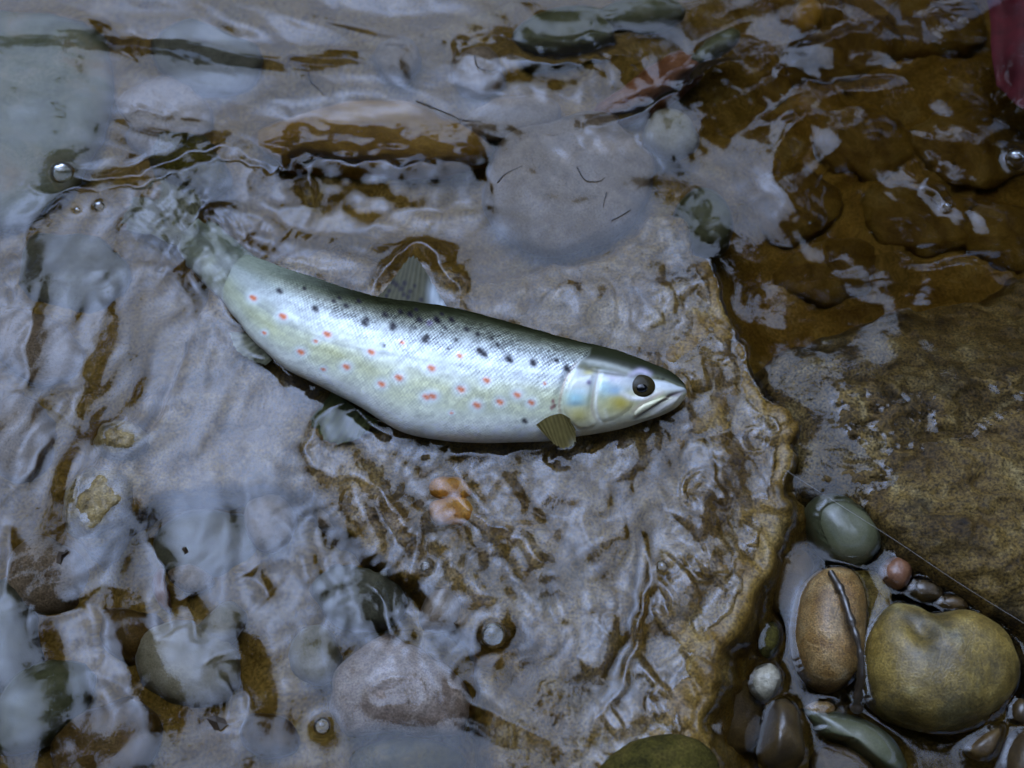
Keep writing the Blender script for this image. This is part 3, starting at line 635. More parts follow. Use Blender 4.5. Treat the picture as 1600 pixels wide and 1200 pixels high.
RED = [(395, 465, 5), (442, 494, 5.5), (511, 522, 5.5), (470, 550, 5), (541, 573, 5), (505, 577, 3), (596, 600, 5), (623, 590, 5.5), (580, 550, 5), (628, 535, 3.6), (674, 575, 5.5), (666, 620, 5), (676, 619, 5), (720, 608, 5.5), (745, 633, 5.5), (760, 594, 5), (781, 628, 5),
       (718, 556, 4), (808, 617, 5), (830, 629, 4.5), (851, 599, 2.6), (705, 645, 2.4), (413, 520, 3), (493, 533, 3)]
BLK = [(436, 454, 5), (492, 482, 5.5), (569, 504, 5.5), (573, 498, 4), (614, 508, 5.5), (612, 513, 4), (601, 491, 5), (625, 487, 4), (640, 491, 5), (655, 499, 5.5), (681, 498, 5), (684, 502, 4), (705, 499, 4.5), (663, 531, 5), (667, 526, 4), (751, 549, 6), (757, 553, 4.5), (748, 546, 4), (794, 560, 5.5), (797, 563, 4.5),
       (832, 565, 5), (833, 569, 4), (869, 563, 4), (885, 575, 5.5), (712, 530, 3), (746, 522, 3.5), (777, 538, 3), (819, 657, 4.5), (540, 477, 4), (560, 470, 3.5), (521, 470, 3.5), (728, 514, 4), (695, 512, 3.2), (648, 512, 2.6), (768, 528, 3), (700, 545, 2.6), (530, 465, 3), (475, 450, 3), (650, 484, 3), (690, 490, 3), (600, 540, 2.4)]
for k, (x, y, r) in enumerate(RED):
    blob(x, y, r * 2.5, r * 2.2, (.66, .72, .78), .8, 3)
for k, (x, y, r) in enumerate(RED):
    blob(x + r * .3, y + r * .2, r * .95, r * .85, (.60, .14, .03), .95, 2.6); blob(x - r * .5, y - r * .3, r * .7, r * .6, (.58, .13, .03), .9, 2.6)
for x, y, r in BLK:
    blob(x, y, r * 1.0, r * 1.0, (.010, .008, .014), .96, 3); blob(x + r * .7, y + r * .6, r * .6, r * .6, (.012, .01, .016), .85, 2.6)
blob(671, 505, 5, 5, (.14, .12, .20), .9, 3); blob(920, 598, 4, 4, (.10, .08, .18), .9, 3)
for x, y in ((864, 627), (866, 634), (862, 637)): blob(x, y, 3, 4, (.20, .05, .06), .85, 3)
spotm = np.zeros_like(fpx)
for q_ in RED + BLK: spotm = np.maximum(spotm, np.exp(-((fpx - q_[0]) ** 2 + (fpy - q_[1]) ** 2) / (q_[2] * 1.2) ** 2) * FRONT)
spc = .34 * (1 - sm(.40, .74, TV)) * (1 - .8 * spotm)
col = np.clip(col * np.array([1.26, 1.22, 1.12]), .003, .95)
met = np.clip(sm(.72, .40, TV) , 0, 1) * .20 * np.where(headm > .5, .5, 1) * (1 - .9 * spotm)
sc_str = body_m * np.clip(.75 + .6 * fbm(US * 26, TV * 4, 97, 3), .2, 1.3) * (.14 + .86 * np.exp(-((TV - .48) / .30) ** 2)) * sm(.1, .4, US)

m, t, b = node_mat('trout_skin'); n = t.nodes; l = t.links.new
ca_ = n.new('ShaderNodeAttribute'); ca_.attribute_name = 'col'
am = n.new('ShaderNodeAttribute'); am.attribute_name = 'met'; asu = n.new('ShaderNodeAttribute'); asu.attribute_name = 'scl'
ua = n.new('ShaderNodeAttribute'); ua.attribute_name = 'su'; va = n.new('ShaderNodeAttribute'); va.attribute_name = 'sv'
def math_(op, a, b2=None, **k):
    x = n.new('ShaderNodeMath'); x.operation = op
    for i, v in enumerate((a, b2)):
        if v is None: continue
        if isinstance(v, (int, float)): x.inputs[i].default_value = v
        else: l(v, x.inputs[i])
    return x.outputs[0]
nzz = n.new('ShaderNodeTexNoise'); nzz.inputs['Scale'].default_value = 55; tcz = n.new('ShaderNodeTexCoord'); l(tcz.outputs['Object'], nzz.inputs['Vector'])
wob = math_('MULTIPLY', nzz.outputs[0], 9.0)
s1 = math_('SINE', math_('ADD', math_('ADD', ua.outputs['Fac'], va.outputs['Fac']), wob)); s2 = math_('SINE', math_('SUBTRACT', math_('MULTIPLY', ua.outputs['Fac'], .9), math_('ADD', math_('MULTIPLY', va.outputs['Fac'], .75), wob)))
hgt = math_('MULTIPLY', math_('ADD', s1, math_('MULTIPLY', s2, .7)), .5)
bm = n.new('ShaderNodeBump'); bm.inputs['Distance'].default_value = .00035; l(hgt, bm.inputs['Height']); l(math_('MULTIPLY', asu.outputs['Fac'], .9), bm.inputs['Strength']); l(bm.outputs[0], b.inputs['Normal'])
sc_c = math_('ADD', 1.0, math_('MULTIPLY', math_('MULTIPLY', hgt, asu.outputs['Fac']), .8))
cx_ = n.new('ShaderNodeCombineXYZ'); l(math_('MULTIPLY', math_('ADD', ua.outputs['Fac'], va.outputs['Fac']), .159), cx_.inputs[0]); l(math_('MULTIPLY', math_('SUBTRACT', ua.outputs['Fac'], va.outputs['Fac']), .08), cx_.inputs[1])
vo_ = n.new('ShaderNodeTexVoronoi'); vo_.inputs['Scale'].default_value = 1.0; l(cx_.outputs[0], vo_.inputs['Vector'])
sepc = n.new('ShaderNodeSeparateColor'); l(vo_.outputs['Color'], sepc.inputs[0])
sc_c = math_('MULTIPLY', sc_c, math_('ADD', 1.0, math_('MULTIPLY', math_('SUBTRACT', sepc.outputs[0], .45), math_('ADD', math_('MULTIPLY', asu.outputs['Fac'], 1.1), .12))))  # per-scale brightness painted into the colour as uneven glints
mu = n.new('ShaderNodeMix'); mu.data_type = 'RGBA'; mu.blend_type = 'MULTIPLY'; mu.inputs[0].default_value = 1; l(ca_.outputs['Color'], mu.inputs[6]); l(sc_c, mu.inputs[7])
l(mu.outputs[2], b.inputs['Base Color']); l(am.outputs['Fac'], b.inputs['Metallic']); b.inputs['Roughness'].default_value = .42
ap_ = n.new('ShaderNodeAttribute'); ap_.attribute_name = 'spc'; l(ap_.outputs['Fac'], b.inputs['Specular IOR Level']); l(math_('MULTIPLY', ap_.outputs['Fac'], .5), b.inputs['Coat Weight'])
b.inputs['Coat Roughness'].default_value = .22
M['skin'] = m

froot = empty('trout', CC[230] - np.array([0, 0, .02]))
tag(froot, 'brown trout with red and black spots lying on its side in shallow water', 'fish')
OFF = np.array(froot.location)
COLA = np.concatenate([col, np.ones((NS, NPH, 1))], -1)
SU = arc * (2 * math.pi / .0021); SV = girth * (2 * math.pi / .0024)
mesh_np('body', (FV2 - OFF).reshape(-1, 3), grid_faces(NPH, NS, True)[:, ::-1], M['skin'], froot, True, COLA.reshape(-1, 4),
        dict(spc=spc.ravel(), met=met.ravel(), scl=sc_str.ravel(), su=SU.ravel(), sv=SV.ravel()))
def skin_patch(name, poly, hgt_, edge):
    """a plate of skin lifted off the body inside poly (gill cover, jaw bones)"""
    poly = smooth_pts(poly, 5, True); sd_ = sdf(fpx, fpy, poly); ins = (sd_ < 2) & FRONT & (np.sin(ph)[None] > 0)
    F = grid_faces(NPH, NS, True)[:, ::-1]; k = ins.ravel()[F].all(1); F = F[k]; used = np.unique(F)
    mp = np.zeros(NS * NPH, int); mp[used] = np.arange(len(used))
    h = hgt_ * sm(0, edge, -sd_) + .00002 - .0006 * sm(-1, 2, sd_)
    Vp = (FV2 + FN * h[..., None] - OFF).reshape(-1, 3)[used]
    return mesh_np(name, Vp, mp[F], M['skin'], froot, True, COLA.reshape(-1, 4)[used], dict(spc=spc.ravel()[used], met=met.ravel()[used], scl=sc_str.ravel()[used] * 0, su=SU.ravel()[used], sv=SV.ravel()[used]))
skin_patch('gill_cover', [(908, 586), (928, 586), (925, 612), (922, 640), (932, 664), (908, 672), (890, 660), (880, 638), (884, 612), (893, 594)], .0009, 7)
skin_patch('cheek_plate', [(938, 590), (968, 592), (985, 612), (990, 632), (972, 650), (942, 660), (930, 640), (932, 612)], .0006, 8)
skin_patch('upper_jaw', [(1040, 619), (1024, 624), (1004, 632), (990, 645), (994, 652), (1012, 642), (1032, 630), (1046, 624)], .0010, 4)
skin_patch('lower_jaw', [(1064, 616), (1046, 626), (1020, 642), (1000, 656), (1025, 651), (1048, 640), (1060, 628)], .0007, 5)
# eye
i_eye = np.argmin(np.where(FRONT & (np.sin(ph)[None] > 0), (fpx - 1003) ** 2 + (fpy - 602) ** 2, 1e9)); pe = FV.reshape(-1, 3)[i_eye]; ne = FN.reshape(-1, 3)[i_eye]
ne = ne / np.linalg.norm(ne); e1 = np.cross(ne, [0, 0, 1]); e1 = np.array([1, 0, 0]) - ne * ne[0]; e1 /= np.linalg.norm(e1); e2 = np.cross(ne, e1)
mi, t, b = node_mat('eye_iris'); n = t.nodes; l = t.links.new
tcx = n.new('ShaderNodeTexCoord'); nx_ = n.new('ShaderNodeTexNoise'); nx_.inputs['Scale'].default_value = 700; l(tcx.outputs['Object'], nx_.inputs['Vector'])
crx = n.new('ShaderNodeValToRGB'); crx.color_ramp.elements[0].color = (.010, .008, .003, 1); crx.color_ramp.elements[1].color = (.045, .032, .008, 1); l(nx_.outputs[0], crx.inputs[0]); l(crx.outputs[0], b.inputs['Base Color'])
b.inputs['Roughness'].default_value = .35; b.inputs['Specular IOR Level'].default_value = .1; b.inputs['Coat Weight'].default_value = .12; b.inputs['Coat Roughness'].default_value = .05
mpup = plain('eye_pupil', (.003, .003, .003), .08, coat=.3)
mpup.node_tree.nodes['Principled BSDF'].inputs['Specular IOR Level'].default_value = .2
def lens_disc(name, cen, r1, r2, h, mat, parent):
    nr, na = 12, 40; V = []
    for i in range(nr):
        q = math.pi / 2 * i / (nr - 1)
        for j in range(na):
            a = 2 * math.pi * j / na; V.append(cen + e1 * r1 * math.sin(q) * math.cos(a) + e2 * r2 * math.sin(q) * math.sin(a) + ne * h * math.cos(q))
    return mesh_np(name, np.array(V) - OFF, grid_faces(na, nr, True), mat, parent)
eye = lens_disc('eye', pe - ne * .0012,   .0082, .0070, .0022, mi, froot)
lens_disc('pupil', pe - ne * .0010 - e2 * .0014 * np.sign(e2[1]), .0050, .0041, .0023, mpup, eye)

# fins
def fin(name, base, outer, colr, parent=froot, rays=14, nu=60, nv=30, th=.0005, spots=None, tip=None, relief=.00016, edge_c=None):
    """base / outer: (px, py, z) polylines joined by a sheet with raised fin rays"""
    def res(pl):
        q = smooth_pts([at(*p) for p in pl], 8); u = np.linspace(0, 1, len(q)); g = np.linspace(0, 1, nu); return np.stack([np.interp(g, u, q[:, k]) for k in range(3)], 1)
    B, O = res(base), res(outer); g = np.linspace(0, 1, nv)[None, :, None]
    rag = (1 - .05 * np.abs(np.sin(np.linspace(0, rays * math.pi, nu))) - .05 * rng.uniform(0, 1, nu))[:, None, None]
    Pm = B[:, None] * (1 - g * rag) + O[:, None] * g * rag
    du = np.gradient(Pm, axis=0); dv = np.gradient(Pm, axis=1); nn = np.cross(du, dv); nn /= np.linalg.norm(nn, axis=2)[..., None] + 1e-12; nn *= np.sign(nn[..., 2:3] + 1e-9)
    uu_ = np.linspace(0, 1, nu)[:, None] + 0 * Pm[..., 0]; vv_ = np.linspace(0, 1, nv)[None] + 0 * Pm[..., 0]
    rl = np.cos(uu_ * rays * 2 * math.pi) * relief
    tt = th * (1 - .6 * vv_)
    top = Pm + nn * (tt + rl)[..., None]; bot = Pm - nn * tt[..., None]
    c0 = np.array(colr); cc_ = np.broadcast_to(c0, (nu, nv, 3)).copy(); cc_ *= (1 + .12 * np.cos(uu_ * rays * 2 * math.pi) + .14 * fbm(uu_ * rays * 1.7, vv_ * 2, 520, 2) + .15 * fbm(uu_ * 9, vv_ * 4, 500, 3))[..., None]
    qx, qy = proj(Pm)
    if edge_c is not None:
        cc_ = lerp(cc_, np.array(edge_c[0]), sm(*edge_c[1], vv_) * sm(*edge_c[2], uu_))
    for s_ in spots or []:
        gq = np.exp(-(((qx - s_[0]) / s_[2]) ** 2 + ((qy - s_[1]) / s_[2]) ** 2) ** 1.6); cc_ = lerp(cc_, C(.015, .013, .02), .9 * gq)
    for s_ in tip or []:
        gq = np.exp(-(((qx - s_[0]) / s_[2]) ** 2 + ((qy - s_[1]) / s_[3]) ** 2)); cc_ = lerp(cc_, C(*s_[4]), .9 * gq)
    F = grid_faces(nv, nu); nvt = nu * nv
    edge = []
    def idx(i, j): return i * nv + j
    for i in range(nu - 1):
        edge.append((idx(i, nv - 1), idx(i + 1, nv - 1), idx(i + 1, nv - 1) + nvt, idx(i, nv - 1) + nvt))
    for j in range(nv - 1):
        edge.append((idx(0, j), idx(0, j + 1), idx(0, j + 1) + nvt, idx(0, j) + nvt)); edge.append((idx(nu - 1, j + 1), idx(nu - 1, j), idx(nu - 1, j) + nvt, idx(nu - 1, j + 1) + nvt))
    F = np.vstack([F, F[:, ::-1] + nvt, np.array(edge)])
    V = np.vstack([top.reshape(-1, 3), bot.reshape(-1, 3)]) - OFF
    ca4 = np.concatenate([cc_, np.ones((nu, nv, 1))], -1).reshape(-1, 4)
    return mesh_np(name, V, F, M['fin'], parent, True, np.vstack([ca4, ca4]))
m, t, b = node_mat('fin_membrane'); n = t.nodes; l = t.links.new
a_ = n.new('ShaderNodeAttribute'); a_.attribute_name = 'col'; l(a_.outputs['Color'], b.inputs['Base Color']); b.inputs['Roughness'].default_value = .45; b.inputs['Specular IOR Level'].default_value = .15; b.inputs['Coat Weight'].default_value = 0
b.inputs['Subsurface Weight'].default_value = 0.0
M['fin'] = m
fin('dorsal_fin', [(588, 466, .016), (620, 472, .017), (660, 480, .018), (698, 487, .019)], [(600, 456, .012), (622, 424, .008), (644, 397, .005), (660, 412, .006), (680, 448, .010), (697, 478, .014)], (.065, .06, .035), rays=14,
    spots=[(608, 455, 4), (615, 442, 4.5), (627, 452, 4.5), (632, 443, 4.5), (620, 446, 4), (641, 456, 4), (638, 465, 4), (658, 469, 4), (604, 463, 3.5), (631, 461, 3.5), (648, 447, 3)], tip=[(678, 460, 9, 20, (.38, .42, .45)), (690, 476, 12, 9, (.42, .45, .48))])
fin('pectoral_fin', [(838, 664, .0290), (856, 652, .0335), (876, 647, .0345), (890, 655, .0325)], [(858, 686, .022), (868, 696, .020), (882, 703, .017), (899, 694, .018), (899, 672, .024)], (.20, .155, .05), rays=10, tip=[(895, 694, 5, 8, (.36, .33, .22))])
fin('pelvic_fin', [(520, 613, -.001), (548, 632, -.001), (575, 648, -.001), (592, 660, .001)], [(486, 660, -.010), (500, 690, -.012), (528, 702, -.012), (556, 692, -.010), (576, 672, -.006)], (.08, .085, .022), rays=10)
fin('anal_fin', [(388, 520, .000), (405, 540, .000), (425, 562, .001)], [(358, 520, -.005), (368, 548, -.006), (394, 566, -.006), (415, 572, -.003)], (.26, .25, .15), rays=8)
fin('tail_fin', [(283, 398, -.043), (302, 375, -.042), (322, 352, -.041)], [(205, 375, -.048), (212, 325, -.048), (250, 318, -.047), (255, 282, -.047), (300, 275, -.046)], (.10, .10, .06), rays=18)

# ------------------------------------------------------------------ the water surface
wx_ = axis(-.47, .47, .0010, 2.6, 30); wy_ = axis(-.285, .385, .0010, 2.6, 30)
WX, WY = np.meshgrid(wx_, wy_)
WPX, WPY = proj(np.stack([WX, WY, np.zeros_like(WX)], -1))
near = (1 - sm(.45, .75, np.abs(WX))) * (1 - sm(.38, .6, np.abs(WY - .05)))
def g2(cx, cy, sx, sy): return np.exp(-((WPX - cx) / sx) ** 2 - ((WPY - cy) / sy) ** 2)
def layer(angle, wl, aniso, slope, seed, o=2, warp=.35):
    """angle (deg, ground plane, direction the crests run along), wl: crest spacing"""
    a = math.radians(angle); u = WX * math.cos(a) + WY * math.sin(a); v = -WX * math.sin(a) + WY * math.cos(a)
    s = 1 / wl
    w1 = warp * pn(u * s * .6, v * s * .6, seed + 900)
    return slope * wl * .30 * fbm(u * s / aniso + w1, v * s + w1, seed, o, .45)
WEI = {
    'ul': g2(150, 120, 420, 260) + g2(560, 90, 330, 170),
    'l': g2(120, 560, 260, 260), 'bl': g2(250, 1000, 330, 260),
    'mid': g2(620, 330, 300, 110), 'low': g2(700, 850, 230, 170),
    'ur': g2(1350, 180, 330, 260), 'r': g2(1450, 480, 200, 160), 'slab': g2(1040, 800, 170, 330) + g2(1010, 450, 120, 110), 'br': g2(1400, 1060, 220, 200)}
H = np.zeros_like(WX)
H += WEI['ul'] * (layer(-12, .050, 2.6, .24, 1, 2) + layer(-22, .016, 3, .06, 2, 2))
H += WEI['l'] * (layer(80, .040, 3.0, .26, 3, 2) + layer(62, .017, 2.5, .12, 4, 2))
H += WEI['bl'] * (layer(100, .038, 2.4, .25, 5, 2) + layer(25, .020, 2, .09, 6, 2))
H += WEI['mid'] * (layer(-15, .035, 2.2, .26, 7, 2) + layer(50, .018, 2, .14, 8, 2))
H += WEI['low'] * (layer(115, .022, 2.2, .48, 9, 2) + layer(35, .016, 1.8, .30, 10, 2) + layer(60, .009, 2.0, .18, 19, 2))
H += WEI['ur'] * (layer(30, .070, 3.2, .40, 11, 2) + layer(-25, .030, 2.2, .08, 12, 2) + g2(1480, 330, 160, 80) * layer(-20, .010, 3, .12, 22, 2))
H += WEI['r'] * (layer(8, .040, 2.4, .22, 13, 2) + layer(10, .010, 4, .10, 14, 2))
H += WEI['slab'] * (layer(35, .028, 2.2, .16, 15, 2) + layer(70, .013, 2, .06, 16, 2))
H += WEI['br'] * (layer(20, .035, 1.5, .06, 17, 2))
H += .004 * g2(340, 425, 45, 60) + g2(320, 350, 110, 110) * (layer(60, .020, 2, .50, 31, 2) + layer(120, .010, 2, .34, 32, 2))
H += .18 * layer(-5, .07, 1.6, .10, 18, 3)
H *= .25 + .75 * near
WQ1 = .0045 * fbm(WX * 45, WY * 45, 701, 2); WQ2 = .0045 * fbm(WX * 45, WY * 45, 711, 2)
def ridge(pts, h, wa, wb, lin=False, smooth=True):
    """a wave crest along pts (pixel landmarks on the water plane); wa / wb: widths (m) on the right / left of travel"""
    global H
    W = to_world(pts); W = smooth_pts(W, 5) if smooth else W
    m_ = 6 * max(wa, wb); sel = (WX > W[:, 0].min() - m_) & (WX < W[:, 0].max() + m_) & (WY > W[:, 1].min() - m_) & (WY < W[:, 1].max() + m_)
    if not sel.any(): return
    d, s, f = seg_dist(WX[sel] + WQ1[sel], WY[sel] + WQ2[sel], [tuple(q) for q in W])
    wd = np.where(s > 0, wb, wa)
    e = np.sin(np.pi * np.clip(f, .03, .97)) ** .6
    if lin:
        q = 1 - d / wd; H[sel] = H[sel] * (1 - .8 * sm(-.25, .15, q)) + h * e * .5 * (q + np.sqrt(q * q + .01))
        return
    H[sel] += h * e * np.exp(-np.sqrt((d / wd) ** 2 + .15) + .387)
RIDGES = [
    ([(390, 258), (470, 262), (560, 268), (660, 270), (770, 258)], .0110, .034, .036, True),
    ([(700, 98), (800, 105), (900, 108), (1010, 95)], .0090, .030, .030, True), ([(905, 205), (960, 198), (1030, 165), (1090, 125), (1160, 85)], .0060, .022, .018, True),
    ([(60, 292), (150, 282), (250, 268), (330, 232), (420, 258)], .0040, .008, .014, True), ([(486, 325), (490, 290), (494, 262)], .0030, .003, .006),

    ([(575, 462), (600, 432), (625, 400), (645, 390), (670, 398), (695, 420), (712, 450), (716, 480)], .0060, .004, .006),
    ([(200, 175), (260, 172), (330, 185)], -.0015, .004, .004), ([(170, 50), (220, 55), (300, 62)], -.0015, .004, .004),
    ([(20, 480), (40, 400), (60, 330), (150, 285), (250, 270)], -.003, .007, .012),
    ([(110, 700), (125, 600), (150, 500), (170, 420)], -.003, .008, .012), ([(30, 620), (45, 520), (60, 440)], -.003, .008, .010),
    ([(20, 760), (60, 700), (110, 650)], -.0028, .007, .010), ([(15, 820), (15, 900), (12, 960)], -.0025, .006, .008),
    ([(230, 830), (250, 900), (262, 960), (275, 990)], -.0028, .007, .007), ([(285, 930), (300, 970), (310, 1010)], -.0025, .006, .006),
    ([(150, 920), (150, 1000), (170, 1060), (200, 1100)], -.0028, .008, .010), ([(40, 960), (90, 955), (130, 940)], -.002, .005, .006),
    ([(340, 1030), (350, 1080), (360, 1130)], -.0024, .005, .006), ([(372, 1030), (380, 1080), (385, 1140)], -.0024, .005, .006), ([(390, 890), (402, 915), (415, 935)], -.002, .004, .005),
    ([(590, 600), (520, 640), (480, 700), (520, 745), (600, 740)], .002, .006, .005), ([(500, 690), (560, 740), (600, 780), (640, 840)], .003, .005, .006),
    ([(720, 790), (760, 815), (800, 840)], .003, .003, .005), ([(560, 900), (590, 950), (610, 1000)], -.003, .005, .006),
    ([(640, 690), (720, 700), (800, 700), (860, 700)], .0022, .005, .004),
    ([(1000, 840), (1015, 900), (1010, 960), (985, 1030), (960, 1090), (920, 1140)], .0025, .003, .004),
    ([(740, 1010), (700, 1060), (740, 1100), (800, 1130), (860, 1170)], .002, .005, .005),
    ([(1320, 190), (1240, 200), (1200, 260), (1240, 330), (1290, 340)], .004, .012, .014), ([(1440, 285), (1500, 320), (1570, 350)], .003, .006, .008),
    ([(1050, 250), (1120, 190), (1220, 120), (1330, 60), (1400, 40)], .004, .016, .010), ([(1150, 130), (1080, 180), (1000, 230)], .003, .012, .012),
]
for r_ in RIDGES: ridge(*r_)
# rings round bubbles
BUB = [(97, 270, 21), (155, 322, 9), (121, 328, 5), (771, 992, 19), (665, 885, 8), (1588, 250, 20), (503, 1135, 12), (1035, 128 * 0 + 885, 9), (1480, 323, 7)]
PXM = .0004
for x, y, r in BUB:
    q = at(x, y); dd = np.hypot(WX - q[0], WY - q[1]); R0 = r * PXM
    H += .0022 * (R0 / .008) * np.exp(-np.maximum(dd - R0, 0) / (R0 * .5))
# ring standing on the slab
q = at(1105, 768); dd = np.hypot((WX - q[0]) / 1.0, (WY - q[1]) / .9); H += .0012 * np.exp(-((dd - .015) / .0016) ** 2)
q = at(1180, 688); dd = np.hypot(WX - q[0], WY - q[1]); H += .0010 * np.exp(-((dd - .008) / .0016) ** 2)
# still, lower water in the crevice
crev = sm(1120, 1230, WPX) * sm(740, 860, WPY)
LEVEL = -.008 * crev
H = H * (1 - .75 * crev) + LEVEL
# solid heights below
SH, SDs = slab_h(WX, WY); BH, SDb = boul_h(WX, WY)
SH = np.where(SDs < .04, SH, -1); BH = np.where(SDb < .02, BH, -1)
# a film runs over the slab
film_n = layer(38, .028, 2.0, .25, 601, 2) + layer(75, .013, 1.8, .07, 605, 2)
film_n = film_n * (1 + .7 * sm(900, 1080, WPX)) + sm(930, 1080, WPX) * layer(32, .017, 2.4, .22, 608, 2)
film_n = film_n * (.22 + .78 * sm(560, 960, WPX))
BHs, _ = boul_h(WX, WY, 0.3); SHs, _ = slab_h(WX, WY, 0.25); SHs = np.where(SDs < .04, SHs, -1)
dry = sm(.004, .011, SH - LEVEL - .001 * fbm(WX * 70, WY * 70, 611, 2))
film = SHs + .0030 - .0022 * sm(640, 1040, WPX) + film_n - .006 * dry
film = np.where(SDs < .002, film - .012 * sm(-.012, -.002, SDs) * sm(950, 1060, WPX), -1)
kk = .0025
Hn = np.maximum(H, film) + kk * np.exp(-np.abs(H - film) / kk) * .35 * (film > -.5)
H = Hn
SOL = np.maximum(SH, BH); SOLm = np.maximum(SHs - .0006, BHs - .001)
for (c, th, Rr, zc, hz, fl) in STONE_FIELD:
    if zc + hz < -.012: continue
    m_ = Rr.max() * 1.05; sel = (np.abs(WX - c[0]) < m_) & (np.abs(WY - c[1]) < m_)
    dx = WX[sel] - c[0]; dy = WY[sel] - c[1]; rho = np.hypot(dx, dy) / np.interp(np.arctan2(dy, dx), th, Rr, period=2 * math.pi)
    cphi = np.clip(rho, 0, 1) ** (1 / fl); hh = np.where(rho < 1, zc + hz * np.sqrt(np.maximum(1 - cphi ** 2, 0)), -1)
    SOLm[sel] = np.maximum(SOLm[sel], hh)
fm = in_poly(*proj(np.stack([WX, WY, np.full_like(WX, .002)], -1)), FISHPOLY[:-2] + [(392, 520), (395, 470)])
emerg = (SOLm > H) | fm
# distance (in grid cells) to emergent solids, a few steps of dilation
dist = np.where(emerg, 0., 99.)
for _ in range(9):
    for (a, b_, wgt) in ((1, 0, 1), (-1, 0, 1), (0, 1, 1), (0, -1, 1), (1, 1, 1.414), (1, -1, 1.414), (-1, 1, 1.414), (-1, -1, 1.414)):
        dist = np.minimum(dist, np.roll(np.roll(dist, a, 0), b_, 1) + wgt)
sl = (WPX > 250) & (WPX < 1150) & (WPY > 340) & (WPY < 780)
df = np.full_like(WX, 999.); df[sl] = np.maximum(sdf(WPX[sl], WPY[sl], FISHPOLY), 0)
H = H + .0011 * np.cos(df / 6.5 + 2.5 * fbm(WX * 30, WY * 30, 801, 2)) * np.exp(-df / 20) * (.6 + .6 * fbm(WX * 22, WY * 22, 811, 2)) * (df < 200)
H = H + np.where(dist < 40, .0016 * np.exp(-dist / 3.2), 0) * (1 - .7 * (SDs < -.002))
H = np.where((np.abs(WX) > 1.2) | (np.abs(WY) > 1.2), 0.0, H)
water = mesh_np('water', np.stack([WX, WY, H], -1).reshape(-1, 3), grid_faces(len(wx_), len(wy_)), M['water'])
tag(water, 'clear rippled stream water reflecting a pale sky', kind='structure')
def wh(px, py):
    q = at(px, py); i = np.searchsorted(wx_, q[0]); j = np.searchsorted(wy_, q[1]); z = H[j, i]; q = at(px, py, z); return q

# ------------------------------------------------------------------ small things
def bubble(x, y, r, label):
    q = wh(x, y); R0 = r * PXM; nr, na = 10, 28; V = []
    for i in range(nr):
        a = math.pi / 2 * i / (nr - 1)
        for j in range(na):
            p_ = 2 * math.pi * j / na; V.append((R0 * math.sin(a) * math.cos(p_), R0 * math.sin(a) * math.sin(p_), R0 * .85 * math.cos(a)))
    o = mesh_np('bubble', np.array(V), grid_faces(na, nr, True), M['bubble']); o.location = (q[0], q[1], q[2] - R0 * .05); tag(o, label, 'bubble', 'air bubbles on the water')
for (x, y, r), lab in zip(BUB, ['large air bubble beside the grey-green stone at the left', 'small air bubble right of the large left bubble', 'tiniest air bubble left of the tail', 'large air bubble on the water below the trout, by the buff wedge', 'small air bubble below the trout near the orange pebbles',
                                'air bubble at the right edge of the dark pool', 'air bubble left of the pinkish granular stone', 'air bubble on the lower slab by the rough crack', 'small air bubble in the middle of the dark pool']):
    bubble(x, y, r, lab)
HAIRS = [([(482, 112), (486, 128), (500, 142), (508, 150)], 'short curved black root fibre afloat near the top left'),
         ([(742, 88), (746, 104), (765, 112), (778, 108)], 'curled black root fibre over the round buff pebble'),
         ([(650, 158), (700, 178), (722, 188), (752, 190)], 'long thin black root fibre at the end of the ochre stone'),
         ([(778, 285), (790, 272), (815, 260)], 'thin dark root fibre below the ochre stone'),
         ([(902, 262), (915, 282), (935, 284), (945, 278)], 'looping dark root fibre on the pinkish stone, upper one'),
         ([(985, 102), (992, 104), (995, 112)], 'tiny hooked dark fibre left of the reddish stone'),
         ([(948, 302), (944, 315), (942, 325)], 'short straight dark fibre on the pinkish stone'),
         ([(955, 345), (970, 338), (985, 328)], 'thin dark fibre by the tip of the slab')]
for pts, lab in HAIRS:
    P = np.array([wh(x, y) + np.array([0, 0, .0004]) for x, y in smooth_pts(pts, 5)])
    tag(tube('root_fibre', P, np.linspace(.0005, .0002, len(P)), M['hair'], None, 5), lab, 'fibre', 'dark root fibres on the water')
# twig against the oval stone
tp = [at(1297, 893, .012), at(1315, 925, .016), at(1328, 965, .019), at(1342, 1010, .019), at(1346, 1050, .014), at(1341, 1085, .004), at(1338, 1112, -.006)]
tw = tube('twig', smooth_pts(tp, 6), np.interp(np.linspace(0, 1, 37), [0, .1, .5, .8, 1], [.0016, .0025, .0019, .0025, .0028]) * (1 + .16 * np.sin(np.arange(37) * 1.7) + .12 * rng.normal(size=37)), M['twig'], None, 8)
tag(tw, 'thin dark wet twig lying against the oval brown stone', 'twig')
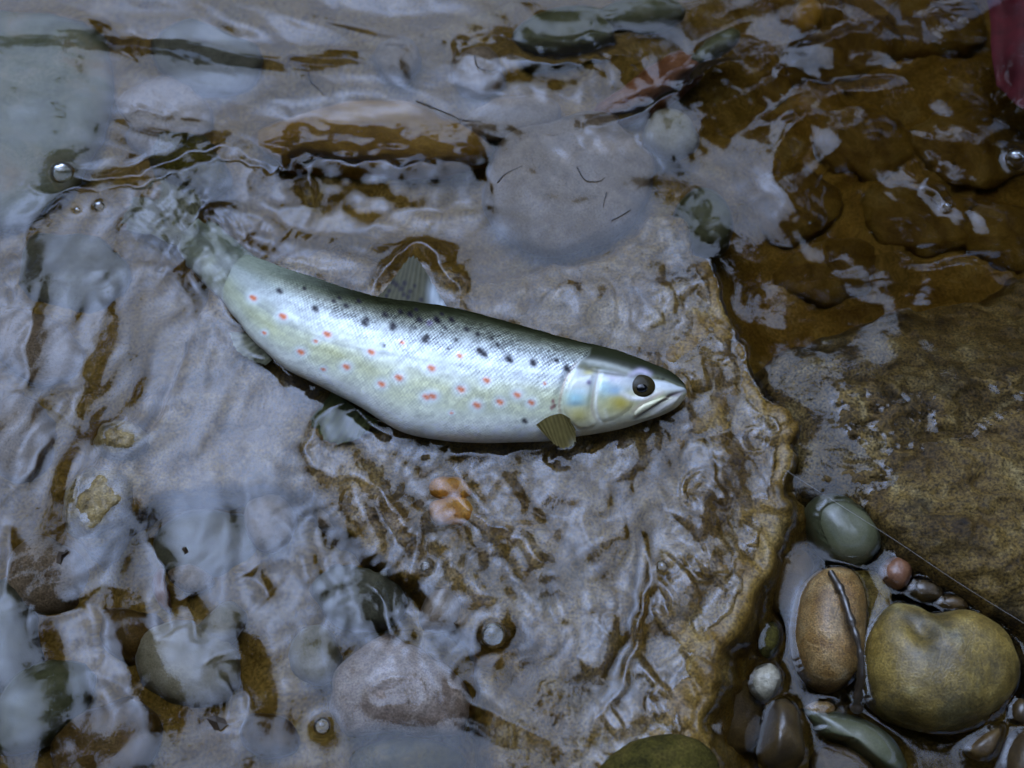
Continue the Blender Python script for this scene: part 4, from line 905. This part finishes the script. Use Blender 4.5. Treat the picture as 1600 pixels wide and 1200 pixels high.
# fishing line
lp = [at(1225, 733, .006), at(1300, 781, .016), at(1400, 845, .022), at(1500, 912, .020), at(1610, 980, .014)]
tag(tube('fishing_line', smooth_pts(lp, 8), .00013, M['line'], None, 6), 'thin pale fishing line crossing from the slab to the boulder edge', 'fishing line')
# leaf scraps
def scrap(pts, label):
    z = wh(*pts[0])[2] + .0008; P = np.array([at(x, y, z) for x, y in pts]); c = P.mean(0); n_ = len(P)
    bend = .0012 * np.sin(np.arange(n_) * 2.1)
    V = [tuple(p + np.array([0, 0, bend[i]])) for i, p in enumerate(P)] + [tuple(c + np.array([0, 0, .0015]))]
    V += [tuple(np.array(v) - np.array([0, 0, .0006])) for v in V]
    F = []; k = n_ + 1
    for i in range(n_): j = (i + 1) % n_; F += [(i, j, n_), (j + k, i + k, n_ + k), (i, i + k, j + k, j)]
    me = D.meshes.new('leaf_scrap'); me.from_pydata(V, [], F); me.update(); me.materials.append(M['leafbit'])
    o = D.objects.new('leaf_scrap', me); COL.objects.link(o); tag(o, label, 'leaf', 'dead leaf scraps on the water')
scrap([(88, 872), (93, 862), (100, 862), (104, 858), (108, 862), (99, 872), (95, 882), (89, 880)], 'small dark leaf scrap floating at the far left')
scrap([(322, 1122), (336, 1118), (350, 1122), (356, 1132), (345, 1142), (334, 1140)], 'dark brown leaf scrap at the lower left')
scrap([(284, 856), (291, 855), (294, 862), (288, 866)], 'tiny dark leaf speck below the slab crack')
# unidentified red patch, added as a sheet under the water, top right corner
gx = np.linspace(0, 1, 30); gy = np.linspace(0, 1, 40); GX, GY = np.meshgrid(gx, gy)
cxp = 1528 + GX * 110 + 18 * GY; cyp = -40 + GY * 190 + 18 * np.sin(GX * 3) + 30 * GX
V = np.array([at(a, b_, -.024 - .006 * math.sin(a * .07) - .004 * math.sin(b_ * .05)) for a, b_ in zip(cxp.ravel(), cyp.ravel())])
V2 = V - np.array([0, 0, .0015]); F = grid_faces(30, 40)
rc = mesh_np('patch', np.vstack([V, V2]), np.vstack([F, F[:, ::-1] + len(V)]), M['redpatch']); tag(rc, 'dark red patch added under rippled water in the top right corner', 'patch')
